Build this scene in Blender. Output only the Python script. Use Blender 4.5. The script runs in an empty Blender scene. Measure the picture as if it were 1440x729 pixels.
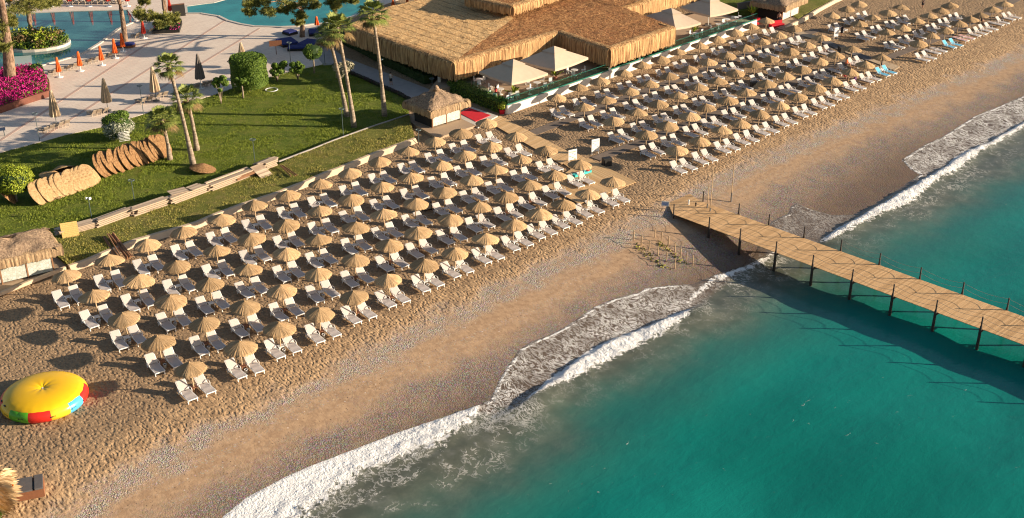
import bpy, math, random
import numpy as np
from mathutils import Vector, Matrix, noise as mnoise
random.seed(7); rng = np.random.default_rng(7)
PI = math.pi
C = bpy.data.collections.new('scene'); bpy.context.scene.collection.children.link(C)
sc = bpy.context.scene

# ------------------------------------------------------------------ camera
F_PX, PIT, ROL, HC = 1696.786, 0.457886, -0.0038, 47.925
fw = Vector((0, math.cos(PIT), -math.sin(PIT))); rt = Vector((1, 0, 0)); up = rt.cross(fw)
R_ = rt*math.cos(ROL)+up*math.sin(ROL); U_ = -rt*math.sin(ROL)+up*math.cos(ROL)
cd = bpy.data.cameras.new('camera'); cam = bpy.data.objects.new('camera', cd); C.objects.link(cam)
cd.sensor_fit = 'HORIZONTAL'; cd.sensor_width = 36; cd.lens = 36*F_PX/1440; cd.clip_start = .5; cd.clip_end = 3000
m = Matrix((R_, U_, -fw)).transposed().to_4x4(); m.translation = Vector((0, 0, HC)); cam.matrix_world = m
sc.camera = cam

def at(px, py, z=0.0):
    """real-world point at height z that the photograph shows at (px,py)"""
    d = fw + R_*((px-720)/F_PX) + U_*((364.5-py)/F_PX)
    t = (z-HC)/d.z
    return Vector((0, 0, HC)) + d*t
# shore frame: u runs along the beach, v towards the sea
TH = math.radians(43); EU = Vector((math.cos(TH), math.sin(TH), 0)); EV = Vector((math.sin(TH), -math.cos(TH), 0))
def uv(p): return p.x*EU.x+p.y*EU.y, p.x*EV.x+p.y*EV.y
def xy(u, v, z=0.0): return Vector((u*EU.x+v*EV.x, u*EU.y+v*EV.y, z))
def smooth(t): t = np.clip(t, 0, 1); return t*t*(3-2*t)
def zt(u, v):
    v0 = np.interp(u, [20, 80, 120, 180], [-70, -72, -76, -78])
    t = (v-v0)/(-57-v0)
    return np.where(t < 1, -1.75*smooth(t*.86)/smooth(.86), -1.75-(v+57)*.11)
def gat(px, py, h=0.0):
    z = 0.0
    for _ in range(12):
        p = at(px, py, z+h); z = .5*z+.5*float(max(zt(*uv(p)), -1.8))
    p = at(px, py, z+h); return Vector((p.x, p.y, z))
SEA = -1.8

# ------------------------------------------------------------------ helpers
def tag(o, label=None, cat=None, group=None, kind=None):
    if label: o['label'] = label
    if cat: o['category'] = cat
    if group: o['group'] = group
    if kind: o['kind'] = kind
    return o
class MB:
    def __init__(s): s.v = []; s.f = []
    def add(s, vs, fs):
        n = len(s.v); s.v += [tuple(p) for p in vs]; s.f += [tuple(i+n for i in f) for f in fs]
    def box(s, c, size, rz=0, M=None):
        sx, sy, sz = [k/2 for k in size]
        vs = [Vector((x*sx, y*sy, z*sz)) for z in (-1, 1) for x, y in ((-1, -1), (1, -1), (1, 1), (-1, 1))]
        if M is None: M = Matrix.Rotation(rz, 3, 'Z')
        s.add([M @ p + Vector(c) for p in vs], [(3, 2, 1, 0), (4, 5, 6, 7), (0, 1, 5, 4), (1, 2, 6, 5), (2, 3, 7, 6), (3, 0, 4, 7)])
    def beam(s, p0, p1, w, h, upv=Vector((0, 0, 1))):
        p0 = Vector(p0); p1 = Vector(p1); d = (p1-p0); L = d.length; d.normalize()
        side = d.cross(upv)
        if side.length < 1e-4: side = Vector((1, 0, 0))
        side.normalize(); u2 = side.cross(d)
        M = Matrix((side, d, u2)).transposed()
        s.box((p0+p1)/2, (w, L, h), M=M)
    def tube(s, pts, rad, n=8, cap=True):
        pts = [Vector(p) for p in pts]
        if not hasattr(rad, '__len__'): rad = [rad]*len(pts)
        rings = []
        for i, p in enumerate(pts):
            d = (pts[min(i+1, len(pts)-1)]-pts[max(i-1, 0)]).normalized()
            a = d.cross(Vector((0, 0, 1)));
            if a.length < .05: a = d.cross(Vector((0, 1, 0)))
            a.normalize(); b = d.cross(a)
            rings.append([p+(a*math.cos(2*PI*k/n)+b*math.sin(2*PI*k/n))*rad[i] for k in range(n)])
        vs = [q for r in rings for q in r]; fs = []
        for i in range(len(pts)-1):
            for k in range(n):
                k2 = (k+1) % n; fs.append((i*n+k, i*n+k2, (i+1)*n+k2, (i+1)*n+k))
        if cap: fs += [tuple(range(n-1, -1, -1)), tuple(range((len(pts)-1)*n, len(pts)*n))]
        s.add(vs, fs)
    def lathe(s, prof, n=24, c=(0, 0, 0), cap=True, jit=0):
        c = Vector(c); vs = []; fs = []
        for i, (r, z) in enumerate(prof):
            for k in range(n):
                a = 2*PI*k/n; rr = r*(1+jit*(random.random()-.5)); vs.append(c+Vector((rr*math.cos(a), rr*math.sin(a), z)))
        for i in range(len(prof)-1):
            for k in range(n):
                k2 = (k+1) % n; fs.append((i*n+k, i*n+k2, (i+1)*n+k2, (i+1)*n+k))
        if cap: fs += [tuple(range(n-1, -1, -1)), tuple(range((len(prof)-1)*n, len(prof)*n))]
        s.add(vs, fs)
    def prism(s, poly, z0, z1):
        poly = [Vector((p[0], p[1], 0)) for p in poly]
        A = sum(poly[i].x*poly[(i+1) % len(poly)].y-poly[(i+1) % len(poly)].x*poly[i].y for i in range(len(poly)))
        if A < 0: poly = poly[::-1]
        n = len(poly); vs = [(p.x, p.y, z0) for p in poly]+[(p.x, p.y, z1) for p in poly]
        s.add(vs, [tuple(range(n-1, -1, -1)), tuple(range(n, 2*n))]+[(i, (i+1) % n, n+(i+1) % n, n+i) for i in range(n)])
    def quad(s, a, b, c, d): s.add([a, b, c, d], [(0, 1, 2, 3)])
    def build(s, name, mat, parent=None, smooth=False, loc=None):
        me = bpy.data.meshes.new(name); me.from_pydata(s.v, [], s.f); me.update()
        if smooth: me.polygons.foreach_set('use_smooth', [True]*len(me.polygons))
        me.materials.append(mat); o = bpy.data.objects.new(name, me); C.objects.link(o)
        if parent: o.parent = parent
        if loc is not None: o.location = loc
        return o
def empty(name, loc=(0, 0, 0), rz=0):
    o = bpy.data.objects.new(name, None); C.objects.link(o); o.location = loc; o.rotation_euler.z = rz; o.empty_display_size = .3
    return o
def copy_tree(o, parent=None):
    kids = [k for k in KIDS.get(o.name, [])] if o.name in KIDS else list(o.children)
    if o.name not in KIDS: KIDS[o.name] = kids
    c = o.copy(); C.objects.link(c)
    if parent: c.parent = parent
    for ch in kids: copy_tree(ch, c)
    return c
KIDS = {}

# ------------------------------------------------------------------ materials
def srgb(r, g, b): return tuple(((c/255/12.92) if c/255 <= .04045 else ((c/255+.055)/1.055)**2.4) for c in (r, g, b))+(1,)
class NT:
    def __init__(s, name):
        s.m = bpy.data.materials.new(name); s.m.use_nodes = True; s.t = s.m.node_tree; s.b = s.t.nodes['Principled BSDF']
    def n(s, typ, **kw):
        nd = s.t.nodes.new(typ)
        for k, v in kw.items():
            if k.startswith('i_'): nd.inputs[k[2:].replace('_', ' ')].default_value = v
            else: setattr(nd, k, v)
        return nd
    def l(s, a, b): s.t.links.new(a, b)
    def val(s, x, sock):
        if isinstance(x, (int, float)): sock.default_value = x
        else: s.l(x, sock)
    def math(s, op, a, b=0.0, c=0.0, clamp=False):
        nd = s.t.nodes.new('ShaderNodeMath'); nd.operation = op; nd.use_clamp = clamp
        s.val(a, nd.inputs[0]); s.val(b, nd.inputs[1]); s.val(c, nd.inputs[2]); return nd.outputs[0]
    def mix(s, f, a, b, blend='MIX'):
        nd = s.t.nodes.new('ShaderNodeMix'); nd.data_type = 'RGBA'; nd.blend_type = blend
        s.val(f, nd.inputs[0])
        for x, i in ((a, 6), (b, 7)):
            if isinstance(x, tuple): nd.inputs[i].default_value = x if len(x) == 4 else x+(1,)
            else: s.l(x, nd.inputs[i])
        return nd.outputs[2]
    def mr(s, x, a, b, c=0.0, d=1.0, typ='SMOOTHSTEP'):
        nd = s.t.nodes.new('ShaderNodeMapRange'); nd.interpolation_type = typ
        s.val(x, nd.inputs[0])
        for i, k in enumerate((a, b, c, d)): s.val(k, nd.inputs[1+i])
        return nd.outputs[0]
    def coord(s, kind='Object', scale=(1, 1, 1), rot=(0, 0, 0)):
        tc = s.t.nodes.new('ShaderNodeTexCoord'); mp = s.t.nodes.new('ShaderNodeMapping'); s.l(tc.outputs[kind], mp.inputs[0])
        mp.inputs['Scale'].default_value = scale; mp.inputs['Rotation'].default_value = rot; return mp.outputs[0]
    def noise(s, vec, scale=1, det=3, rough=.55, dist=0.0, out=0):
        nd = s.n('ShaderNodeTexNoise'); s.l(vec, nd.inputs['Vector']); s.val(scale, nd.inputs['Scale']); nd.inputs['Detail'].default_value = det
        nd.inputs['Roughness'].default_value = rough; nd.inputs['Distortion'].default_value = dist; return nd.outputs[out]
    def vor(s, vec, scale=1, feat='F1', out='Distance', rnd=1.0):
        nd = s.n('ShaderNodeTexVoronoi', feature=feat); s.l(vec, nd.inputs['Vector']); nd.inputs['Scale'].default_value = scale
        nd.inputs['Randomness'].default_value = rnd; return nd.outputs[out]
    def bump(s, h, strength=.5, dist=.05, nrm=None):
        nd = s.n('ShaderNodeBump'); s.l(h, nd.inputs['Height']); s.val(strength, nd.inputs['Strength']); nd.inputs['Distance'].default_value = dist
        if nrm: s.l(nrm, nd.inputs['Normal'])
        return nd.outputs[0]
    def attr(s, name):
        nd = s.n('ShaderNodeAttribute', attribute_name=name); return nd.outputs['Fac']
    def col(s, x):
        if isinstance(x, tuple): s.b.inputs['Base Color'].default_value = x
        else: s.l(x, s.b.inputs['Base Color'])
    def rough(s, x): s.val(x, s.b.inputs['Roughness'])
    def nrm(s, x): s.l(x, s.b.inputs['Normal'])
    def spec(s, x): s.b.inputs['Specular IOR Level'].default_value = x

def plain(name, col, rough=.6, var=.12, scale=6, bumpd=0.0, metal=0.0, spec=.4):
    t = NT(name); v = t.coord('Object'); n = t.noise(v, scale, 4)
    k = t.mr(n, .3, .7, 1-var, 1+var*.6, 'LINEAR')
    c = t.mix(1.0, col, (1, 1, 1, 1), 'MULTIPLY')
    hs = t.n('ShaderNodeHueSaturation'); hs.inputs['Color'].default_value = col; t.l(k, hs.inputs['Value']); t.col(hs.outputs[0])
    t.rough(rough); t.b.inputs['Metallic'].default_value = metal; t.spec(spec)
    if bumpd: t.nrm(t.bump(t.noise(v, scale*4, 3), .6, bumpd))
    return t.m
def wood(name, c1, c2, rough=.75, gap=None):
    t = NT(name); g = t.n('ShaderNodeNewGeometry'); r = g.outputs['Random Per Island']
    v = t.coord('Object'); n = t.noise(v, 3, 5, .6); f = t.math('ADD', t.math('MULTIPLY', r, .65), t.math('MULTIPLY', n, .4))
    t.col(t.mix(f, c1, c2)); t.rough(rough); t.spec(.25); t.nrm(t.bump(t.noise(v, 30, 3), .4, .01)); return t.m
M = {}
M['white'] = plain('white_plastic', (.78, .77, .75, 1), .45, .05)
M['sling'] = plain('sling_fabric', (.53, .475, .45, 1), .8, .06, 14)
M['sling_blue'] = plain('blue_towel', (.12, .45, .68, 1), .9, .1)
M['sling_pink'] = plain('pink_towel', (.7, .42, .4, 1), .9, .1)
M['turq'] = plain('turquoise_towel', (.05, .5, .5, 1), .8, .1)
M['red'] = plain('red_cloth', (.62, .015, .03, 1), .9, .1, 2)
M['red_cloth'] = plain('red_swimwear', (.6, .05, .05, 1), .9)
M['purple'] = plain('purple_cloth', (.22, .10, .26, 1), .9)
M['skin'] = plain('skin', (.42, .22, .14, 1), .6, .05)
M['pale_cloth'] = plain('pale_cloth', (.5, .46, .42, 1), .9)
M['dark_cloth'] = plain('dark_cloth', (.03, .03, .035, 1), .9)
M['hair'] = plain('hair', (.03, .02, .015, 1), .7)
M['black'] = plain('black_plastic', (.02, .02, .022, 1), .5)
M['steel'] = plain('lamp_steel', (.12, .16, .17, 1), .45, .1, metal=.4)
M['lampw'] = plain('lamp_white', (.7, .7, .68, 1), .5)
M['brown_table'] = plain('brown_plastic', (.22, .09, .045, 1), .6)
M['cream'] = plain('cream_render', (.60, .46, .32, 1), .85, .12, 1.2, .01)
M['whitewall'] = plain('white_wall', (.72, .68, .62, 1), .8, .08, 1.5, .006)
M['terracotta'] = plain('terracotta_wall', (.30, .12, .08, 1), .8, .15, 2)
M['planterbrown'] = plain('planter_brown', (.16, .055, .035, 1), .8, .2, 2)
M['parasol'] = plain('parasol_canvas', (.55, .43, .32, 1), .85, .06, 2)
M['beige'] = plain('beige_canvas', (.52, .40, .27, 1), .9, .15, 3)
M['beige_shade'] = plain('shaded_beige_canvas', (.20, .17, .15, 1), .9, .15, 3)  # beige canvas again, darkened to stand for the parasol in shade
M['orange'] = plain('orange_canvas', (.80, .16, .03, 1), .8, .1, 3)
M['oredd'] = plain('red_canvas', (.55, .05, .03, 1), .8, .1, 3)
M['pole'] = plain('wood_pole', (.50, .35, .21, 1), .8, .15, 5)
M['darkpost'] = plain('pier_post', (.055, .042, .035, 1), .8, .4, 3, .01)
M['rope'] = plain('rope', (.38, .34, .28, 1), .9)
M['deckw'] = wood('pier_planks', (.44, .26, .12, 1), (.74, .48, .25, 1))
M['boardw'] = wood('boardwalk_planks', (.50, .31, .14, 1), (.72, .50, .28, 1))
M['greyw'] = wood('weathered_planks', (.16, .10, .065, 1), (.66, .52, .38, 1))
M['brownw'] = wood('brown_poles', (.16, .07, .035, 1), (.36, .19, .10, 1))
M['platw'] = wood('platform_planks', (.36, .25, .16, 1), (.48, .35, .24, 1))
M['loungedark'] = plain('grey_lounger', (.36, .29, .22, 1), .7, .2)
M['bluecush'] = plain('navy_cushion', (.02, .03, .16, 1), .9)
M['navy'] = plain('navy_canopy', (.03, .05, .10, 1), .8)
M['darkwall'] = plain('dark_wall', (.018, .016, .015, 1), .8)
M['greywall'] = plain('grey_wall', (.16, .15, .14, 1), .8)
M['glassgreen'] = plain('green_rail', (.02, .16, .12, 1), .3)
M['blue_in'] = plain('blue_vinyl', (.08, .42, .75, 1), .3, .05)
M['yellow'] = plain('yellow_vinyl', (.86, .50, .01, 1), .32, .04, 1)
M['yellow2'] = plain('yellow_side_vinyl', (.85, .52, .03, 1), .3, .04, 1)
M['redv'] = plain('red_vinyl', (.70, .03, .02, 1), .3, .05)
M['greenv'] = plain('green_vinyl', (.10, .40, .02, 1), .3, .05)
M['mat'] = plain('walk_mat', (.19, .145, .115, 1), .9, .15, 1.5, .01)
M['matd'] = plain('dark_mat', (.12, .11, .11, 1), .9, .15, 1.5)
M['matp'] = wood('pale_mat', (.42, .30, .19, 1), (.56, .43, .29, 1))
M['rimstone'] = plain('rim_stone', (.60, .54, .47, 1), .7, .1, 2)
M['path'] = plain('path_stone', (.36, .33, .31, 1), .8, .12, 1.2)

def thatch_radial():
    t = NT('thatch_canopy'); tc = t.n('ShaderNodeTexCoord'); sp = t.n('ShaderNodeSeparateXYZ'); t.l(tc.outputs['Object'], sp.inputs[0])
    a = t.math('ARCTAN2', sp.outputs[1], sp.outputs[0]); r = t.math('SQRT', t.math('ADD', t.math('MULTIPLY', sp.outputs[0], sp.outputs[0]), t.math('MULTIPLY', sp.outputs[1], sp.outputs[1])))
    cb = t.n('ShaderNodeCombineXYZ'); t.l(t.math('MULTIPLY', a, 14.0), cb.inputs[0]); t.l(t.math('MULTIPLY', r, 1.6), cb.inputs[1])
    oi = t.n('ShaderNodeObjectInfo'); t.l(t.math('MULTIPLY', oi.outputs['Random'], 20), cb.inputs[2])
    n = t.noise(cb.outputs[0], 1.5, 4, .65); n2 = t.noise(tc.outputs['Object'], 2.2, 3)
    f = t.mr(n, .34, .66, 0, 1, 'LINEAR')
    c = t.mix(f, (.24, .145, .07, 1), (.72, .49, .275, 1)); c = t.mix(t.mr(n2, .4, .7, 0, .4), c, (.42, .25, .11, 1))
    c = t.mix(t.math('MULTIPLY', oi.outputs['Random'], .35), c, (.40, .28, .16, 1))
    hv = t.n('ShaderNodeHueSaturation'); t.l(c, hv.inputs['Color']); t.l(t.math('ADD', .78, t.math('MULTIPLY', t.math('FRACT', t.math('MULTIPLY', oi.outputs['Random'], 7.3)), .4)), hv.inputs['Value']); t.col(hv.outputs[0]); t.rough(.9); t.spec(.1); t.nrm(t.bump(n, .9, .05)); return t.m
M['thatch'] = thatch_radial()
def thatch_flow(name, scale, c1, c2, c3, bd=.06, rot=(0, 0, 0), lines=None, dark=.5):
    t = NT(name); v = t.coord('Object', scale, rot); n = t.noise(v, 1, 5, .7); n2 = t.noise(t.coord('Object'), .8, 4, .6)
    f = t.mr(n, .32, .68, 0, 1, 'LINEAR'); c = t.mix(f, c1, c2); c = t.mix(t.mr(n2, .42, .7, 0, dark), c, c3)
    h = n
    if lines:
        v2 = t.coord('Object', (1, 1, 1), (0, 0, lines[0])); sp = t.n('ShaderNodeSeparateXYZ'); t.l(v2, sp.inputs[0])
        w = t.math('FRACT', t.math('ADD', t.math('MULTIPLY', sp.outputs[1], lines[1]), t.math('MULTIPLY', t.noise(t.coord('Object'), .5, 2), .5)))
        w = t.math('ADD', w, t.math('MULTIPLY', n, .12))
        ln = t.mr(w, .84, 1.0, 0, 1); c = t.mix(t.math('MULTIPLY', ln, .55), c, (.12, .06, .03, 1))
        h = t.math('SUBTRACT', t.math('MULTIPLY', n, .5), t.math('MULTIPLY', w, .7))
    t.col(c); t.rough(.95); t.spec(.08); t.nrm(t.bump(h, 1.0, bd)); return t.m
M['skirt'] = thatch_flow('thatch_skirt', (4, 4, .35), (.09, .04, .018, 1), (.80, .51, .25, 1), (.36, .18, .08, 1), .28)
M['skirt_old'] = thatch_flow('thatch_skirt_weathered', (7, 7, .6), (.16, .10, .06, 1), (.52, .37, .22, 1), (.27, .18, .11, 1), .1)

def sand_mat():
    t = NT('beach_sand'); v = t.coord('Object'); A1 = t.attr('a1'); A2 = t.attr('a2'); A3 = t.attr('a3'); LZ = t.attr('lz')
    big = t.noise(v, .12, 4); med = t.noise(v, .9, 4, .6); fine = t.noise(v, 9, 4, .7)
    wob = t.math('MULTIPLY', t.math('SUBTRACT', t.noise(v, .35, 4, .6), .5), 5.0)
    a1 = t.math('ADD', A1, wob); a2 = t.math('ADD', A2, wob); a3 = t.math('ADD', A3, wob)
    dry = t.mix(t.mr(med, .3, .7), (.33, .215, .12, 1), (.56, .375, .21, 1))
    dry = t.mix(t.mr(fine, .35, .65, 0, .5, 'LINEAR'), dry, (.27, .17, .10, 1))
    smoothc = t.mix(t.mr(t.noise(v, 2.0, 5), .3, .7), (.31, .200, .122, 1), (.43, .288, .178, 1))
    # pebbles
    vc = t.n('ShaderNodeTexVoronoi'); t.l(v, vc.inputs['Vector']); vc.inputs['Scale'].default_value = 10
    hs = t.n('ShaderNodeHueSaturation'); t.l(vc.outputs['Color'], hs.inputs['Color']); hs.inputs['Saturation'].default_value = .45; hs.inputs['Value'].default_value = .62
    peb = t.mix(.45, hs.outputs[0], (.50, .35, .23, 1))
    peb = t.mix(t.mr(vc.outputs['Distance'], .25, .65, 0, .55), peb, (.13, .09, .06, 1))
    band = t.math('MULTIPLY', t.mr(a1, -1.2, 1.2), t.mr(a2, 1.0, -.6))
    band = t.math('MULTIPLY', band, t.mr(t.noise(v, .8, 5, .7), .38, .56, .25, 1))
    tramp = t.mr(a1, 1.0, -1.2)
    c = t.mix(tramp, smoothc, dry); c = t.mix(band, c, peb)
    # scattered stones on the smooth strip
    sv = t.n('ShaderNodeTexVoronoi'); t.l(v, sv.inputs['Vector']); sv.inputs['Scale'].default_value = 2.6
    st = t.math('MULTIPLY', t.mr(sv.outputs['Distance'], .16, .10), t.mr(tramp, .6, .2))
    sel = t.n('ShaderNodeSeparateColor'); t.l(sv.outputs['Color'], sel.inputs[0]); st = t.math('MULTIPLY', st, t.mr(sel.outputs[0], .45, .55))
    c = t.mix(st, c, t.mix(t.mr(sel.outputs[1], .62, .7), (.10, .07, .05, 1), (.62, .52, .45, 1)))
    stn = t.n('ShaderNodeMapping'); t.l(v, stn.inputs[0]); stn.inputs['Scale'].default_value = (.07, 1.1, 1); strk = t.mr(t.noise(stn.outputs[0], 1, 5, .7), .44, .64); spk = t.math('MULTIPLY', t.mr(t.noise(v, 6, 2, .8), .5, .6), strk)
    c = t.mix(t.math('MULTIPLY', t.math('MULTIPLY', spk, .75), t.math('SUBTRACT', 1.0, tramp)), c, peb)
    # lounger zone: darker gravel, with the shade among the loungers painted in
    grav_shade = t.mix(t.mr(t.noise(v, 4.5, 5, .75), .36, .64, 0, 1, 'LINEAR'), (.13, .085, .05, 1), (.44, .30, .18, 1))
    c = t.mix(t.math('MULTIPLY', LZ, .62), c, grav_shade)
    pit = t.math('MULTIPLY', t.mr(t.vor(v, 3.3), .20, .10), t.mr(t.noise(v, .5, 3, .6), .42, .6)); c = t.mix(t.math('MULTIPLY', pit, .65), c, (.07, .045, .028, 1))  # dark specks: debris, and shade in foot pits put into the colour
    # wet lower beach with small coloured pebbles
    wet = t.mr(a3, -2.4, .6); vw = t.n('ShaderNodeTexVoronoi'); t.l(v, vw.inputs['Vector']); vw.inputs['Scale'].default_value = 9
    hw = t.n('ShaderNodeHueSaturation'); t.l(vw.outputs['Color'], hw.inputs['Color']); hw.inputs['Saturation'].default_value = .62; hw.inputs['Value'].default_value = .5
    wc = t.mix(.5, hw.outputs[0], (.19, .125, .09, 1)); wc = t.mix(t.mr(vw.outputs['Distance'], .3, .7, 0, .6), wc, (.09, .06, .045, 1))
    wpat = t.mr(t.noise(v, .5, 5, .65), .35, .6, .6, 1)
    c = t.mix(t.math('MULTIPLY', t.math('MULTIPLY', wet, wpat), .92), c, wc)
    c = t.mix(t.mr(A3, -.5, 6, 0, .68), c, (.10, .062, .042, 1))
    t.col(c); t.rough(t.mr(A3, 3, 10, .92, .45)); t.spec(.25)
    # relief: foot-churned sand above, small stones below
    wv = t.noise(v, .8, 2, .5, out=1); vd = t.n('ShaderNodeVectorMath', operation='MULTIPLY_ADD'); t.l(wv, vd.inputs[0]); vd.inputs[1].default_value = (.5, .5, 0); t.l(v, vd.inputs[2])
    st2 = t.n('ShaderNodeMapping'); t.l(vd.outputs[0], st2.inputs[0]); st2.inputs['Scale'].default_value = (1.25, .8, 1); st2.inputs['Rotation'].default_value = (0, 0, .5)
    f1 = t.vor(st2.outputs[0], 3.6, 'SMOOTH_F1'); f2 = t.noise(st2.outputs[0], 4.6, 5, .68)
    foot = t.math('ADD', t.math('MULTIPLY', t.mr(f1, .08, .55), .8), t.math('MULTIPLY', f2, .9))
    foot = t.math('MULTIPLY', foot, t.math('ADD', t.math('MULTIPLY', tramp, t.mr(big, .3, .62, .40, 1)), .06))
    stone = t.math('MULTIPLY', t.math('ADD', band, t.math('MULTIPLY', wet, .6)), t.math('SUBTRACT', .6, vc.outputs['Distance']))
    h = t.math('ADD', t.math('MULTIPLY', foot, 1.0), t.math('MULTIPLY', stone, .35)); h = t.math('ADD', h, t.math('MULTIPLY', fine, .10))
    t.nrm(t.bump(h, .85, .15)); return t.m
M['sand'] = sand_mat()

def sea_mat():
    t = NT('sea_water'); v = t.coord('Object'); D = t.attr('dist'); FO = t.attr('foam'); SW = t.attr('swash'); LC = t.attr('lace'); SD = t.attr('shal')
    wob = t.math('MULTIPLY', t.math('SUBTRACT', t.noise(v, .10, 4, .55), .5), 8.0)
    d = t.math('ADD', D, wob)
    teal = t.mix(t.mr(t.noise(v, .045, 3), .35, .65), (.002, .150, .124, 1), (.006, .215, .182, 1))
    teal = t.mix(t.mr(t.noise(v, .09, 4, .6), .48, .72, 0, .6), teal, (.003, .115, .100, 1))
    teal = t.mix(t.mr(t.attr('far'), 20, 75, 0, .5), teal, (.025, .24, .21, 1))
    sandw = t.mix(t.mr(t.noise(v, .7, 4, .6), .3, .7), (.095, .105, .08, 1), (.15, .155, .12, 1))
    mid = (.03, .16, .13, 1)
    c = t.mix(t.mr(d, 1.0, 8.5), sandw, mid); c = t.mix(t.mr(d, 5.0, 14.0), c, teal)
    swc = t.mix(t.mr(t.noise(v, 7, 3), .35, .65), (.095, .072, .058, 1), (.17, .13, .10, 1))
    c = t.mix(SW, c, swc)
    # foam: thick foam, striated swash foam and lace
    fn = t.noise(v, 2.2, 6, .68, .4); thick = t.mr(t.math('ADD', FO, t.math('MULTIPLY', t.math('SUBTRACT', fn, .5), 2.1)), .40, .70)
    wv = t.noise(v, .7, 3, .5, out=1); vd = t.n('ShaderNodeVectorMath', operation='MULTIPLY_ADD'); t.l(wv, vd.inputs[0]); vd.inputs[1].default_value = (1.6, 1.6, 0); t.l(v, vd.inputs[2])
    mp = t.n('ShaderNodeMapping'); t.l(vd.outputs[0], mp.inputs[0]); mp.inputs['Rotation'].default_value = (0, 0, -.45); mp.inputs['Scale'].default_value = (2.4, .75, 1)
    rid = t.noise(mp.outputs[0], 1.9, 5, .62); rid = t.math('ABSOLUTE', t.math('SUBTRACT', rid, .5))
    pn = t.noise(v, .8, 3, .5)
    stri = t.mr(t.math('SUBTRACT', rid, t.math('MULTIPLY', pn, .05)), .032, .0)
    stri = t.math('MULTIPLY', stri, t.mr(LC, .02, .7, 0, 1, 'LINEAR'))
    vl = t.n('ShaderNodeTexVoronoi', feature='DISTANCE_TO_EDGE'); mp2 = t.n('ShaderNodeMapping'); t.l(vd.outputs[0], mp2.inputs[0]); mp2.inputs['Scale'].default_value = (1, .8, 1); t.l(mp2.outputs[0], vl.inputs['Vector']); vl.inputs['Scale'].default_value = 1.5
    lace = t.mr(t.math('ABSOLUTE', t.math('SUBTRACT', t.noise(mp2.outputs[0], 1.1, 6, .66), .5)), .035, .004)
    lace = t.math('MULTIPLY', lace, t.math('MULTIPLY', SD, t.mr(t.noise(v, .35, 4, .65), .42, .58)))
    foam = t.math('MAXIMUM', thick, t.math('MAXIMUM', t.math('MULTIPLY', t.math('MULTIPLY', stri, .80), t.mr(t.noise(v, .45, 4, .6), .36, .58, .35, 1)), t.math('MULTIPLY', lace, .75)))
    veil = t.math('MULTIPLY', SD, t.mr(t.noise(v, .3, 4, .6), .52, .8, 0, .16)); 
    foam = t.math('MAXIMUM', foam, veil)
    # tiny streaks of foam farther out
    ms = t.n('ShaderNodeMapping'); t.l(vd.outputs[0], ms.inputs[0]); ms.inputs['Scale'].default_value = (.5, 1.3, 1); ms.inputs['Rotation'].default_value = (0, 0, .35)
    stk = t.math('MULTIPLY', t.mr(t.noise(ms.outputs[0], 1.9, 5, .62), .68, .74), t.mr(t.noise(v, .07, 3), .52, .62))
    foam = t.math('MAXIMUM', foam, t.math('MULTIPLY', stk, .35))
    c = t.mix(foam, c, (.80, .79, .78, 1)); t.col(c)
    t.rough(t.mr(foam, 0, .5, .16, .8)); t.spec(.5); t.b.inputs['IOR'].default_value = 1.33
    mw = t.n('ShaderNodeMapping'); t.l(v, mw.inputs[0]); mw.inputs['Scale'].default_value = (.55, 1.15, 1); mw.inputs['Rotation'].default_value = (0, 0, .2)
    rip = t.math('ADD', t.math('MULTIPLY', t.noise(mw.outputs[0], 1.1, 5, .6, .3), .75), t.math('MULTIPLY', t.noise(v, .35, 2), .8))
    rip = t.math('MULTIPLY', rip, t.mr(D, -2, 6, .15, 1))
    b1 = t.bump(rip, .42, .13)
    fb = t.math('MULTIPLY', t.math('ADD', t.noise(v, 1.8, 6, .7), t.math('MULTIPLY', t.math('ABSOLUTE', t.math('SUBTRACT', t.noise(v, 2.4, 3), .5)), 2.0)), foam)
    t.nrm(t.bump(fb, .8, .13, b1)); return t.m
M['sea'] = sea_mat()

def lawn_mat(name, c1, c2, c3):
    t = NT(name); v = t.coord('Object'); a = t.noise(v, .22, 5, .65); b = t.noise(v, .9, 6, .75); f = t.noise(v, 10, 3, .7)
    c = t.mix(t.mr(a, .35, .65), c1, c2); c = t.mix(t.mr(b, .46, .72, 0, .75), c, c3); c = t.mix(t.mr(f, .35, .68, 0, .65, 'LINEAR'), c, (.03, .055, .012, 1))
    t.col(c); t.rough(.95); t.spec(.08)
    t.nrm(t.bump(t.math('ADD', f, t.math('MULTIPLY', b, 1.2)), .9, .12)); return t.m
M['lawn'] = lawn_mat('lawn_grass', (.115, .165, .026, 1), (.215, .245, .045, 1), (.30, .26, .08, 1))
M['bank'] = lawn_mat('bank_grass', (.19, .20, .045, 1), (.30, .27, .075, 1), (.38, .27, .12, 1))
def paving_mat():
    t = NT('terrace_paving'); v = t.coord('Object', rot=(0, 0, -math.radians(43)))
    br = t.n('ShaderNodeTexBrick'); t.l(v, br.inputs['Vector']); br.inputs['Scale'].default_value = 1; br.inputs['Brick Width'].default_value = 1.2; br.inputs['Row Height'].default_value = .6
    br.inputs['Mortar Size'].default_value = .012; br.inputs['Color1'].default_value = (.74, .62, .52, 1); br.inputs['Color2'].default_value = (.80, .68, .57, 1); br.inputs['Mortar'].default_value = (.40, .32, .27, 1); br.offset = .5
    n = t.noise(t.coord('Object'), .4, 4); c = t.mix(t.mr(n, .35, .7, 0, .3), br.outputs['Color'], (.60, .47, .39, 1))
    t.col(c); t.rough(.7); t.spec(.3); return t.m
M['paving'] = paving_mat()
M['pinkline'] = plain('pink_inlay', (.54, .38, .31, 1), .7, .1, 2)
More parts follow.
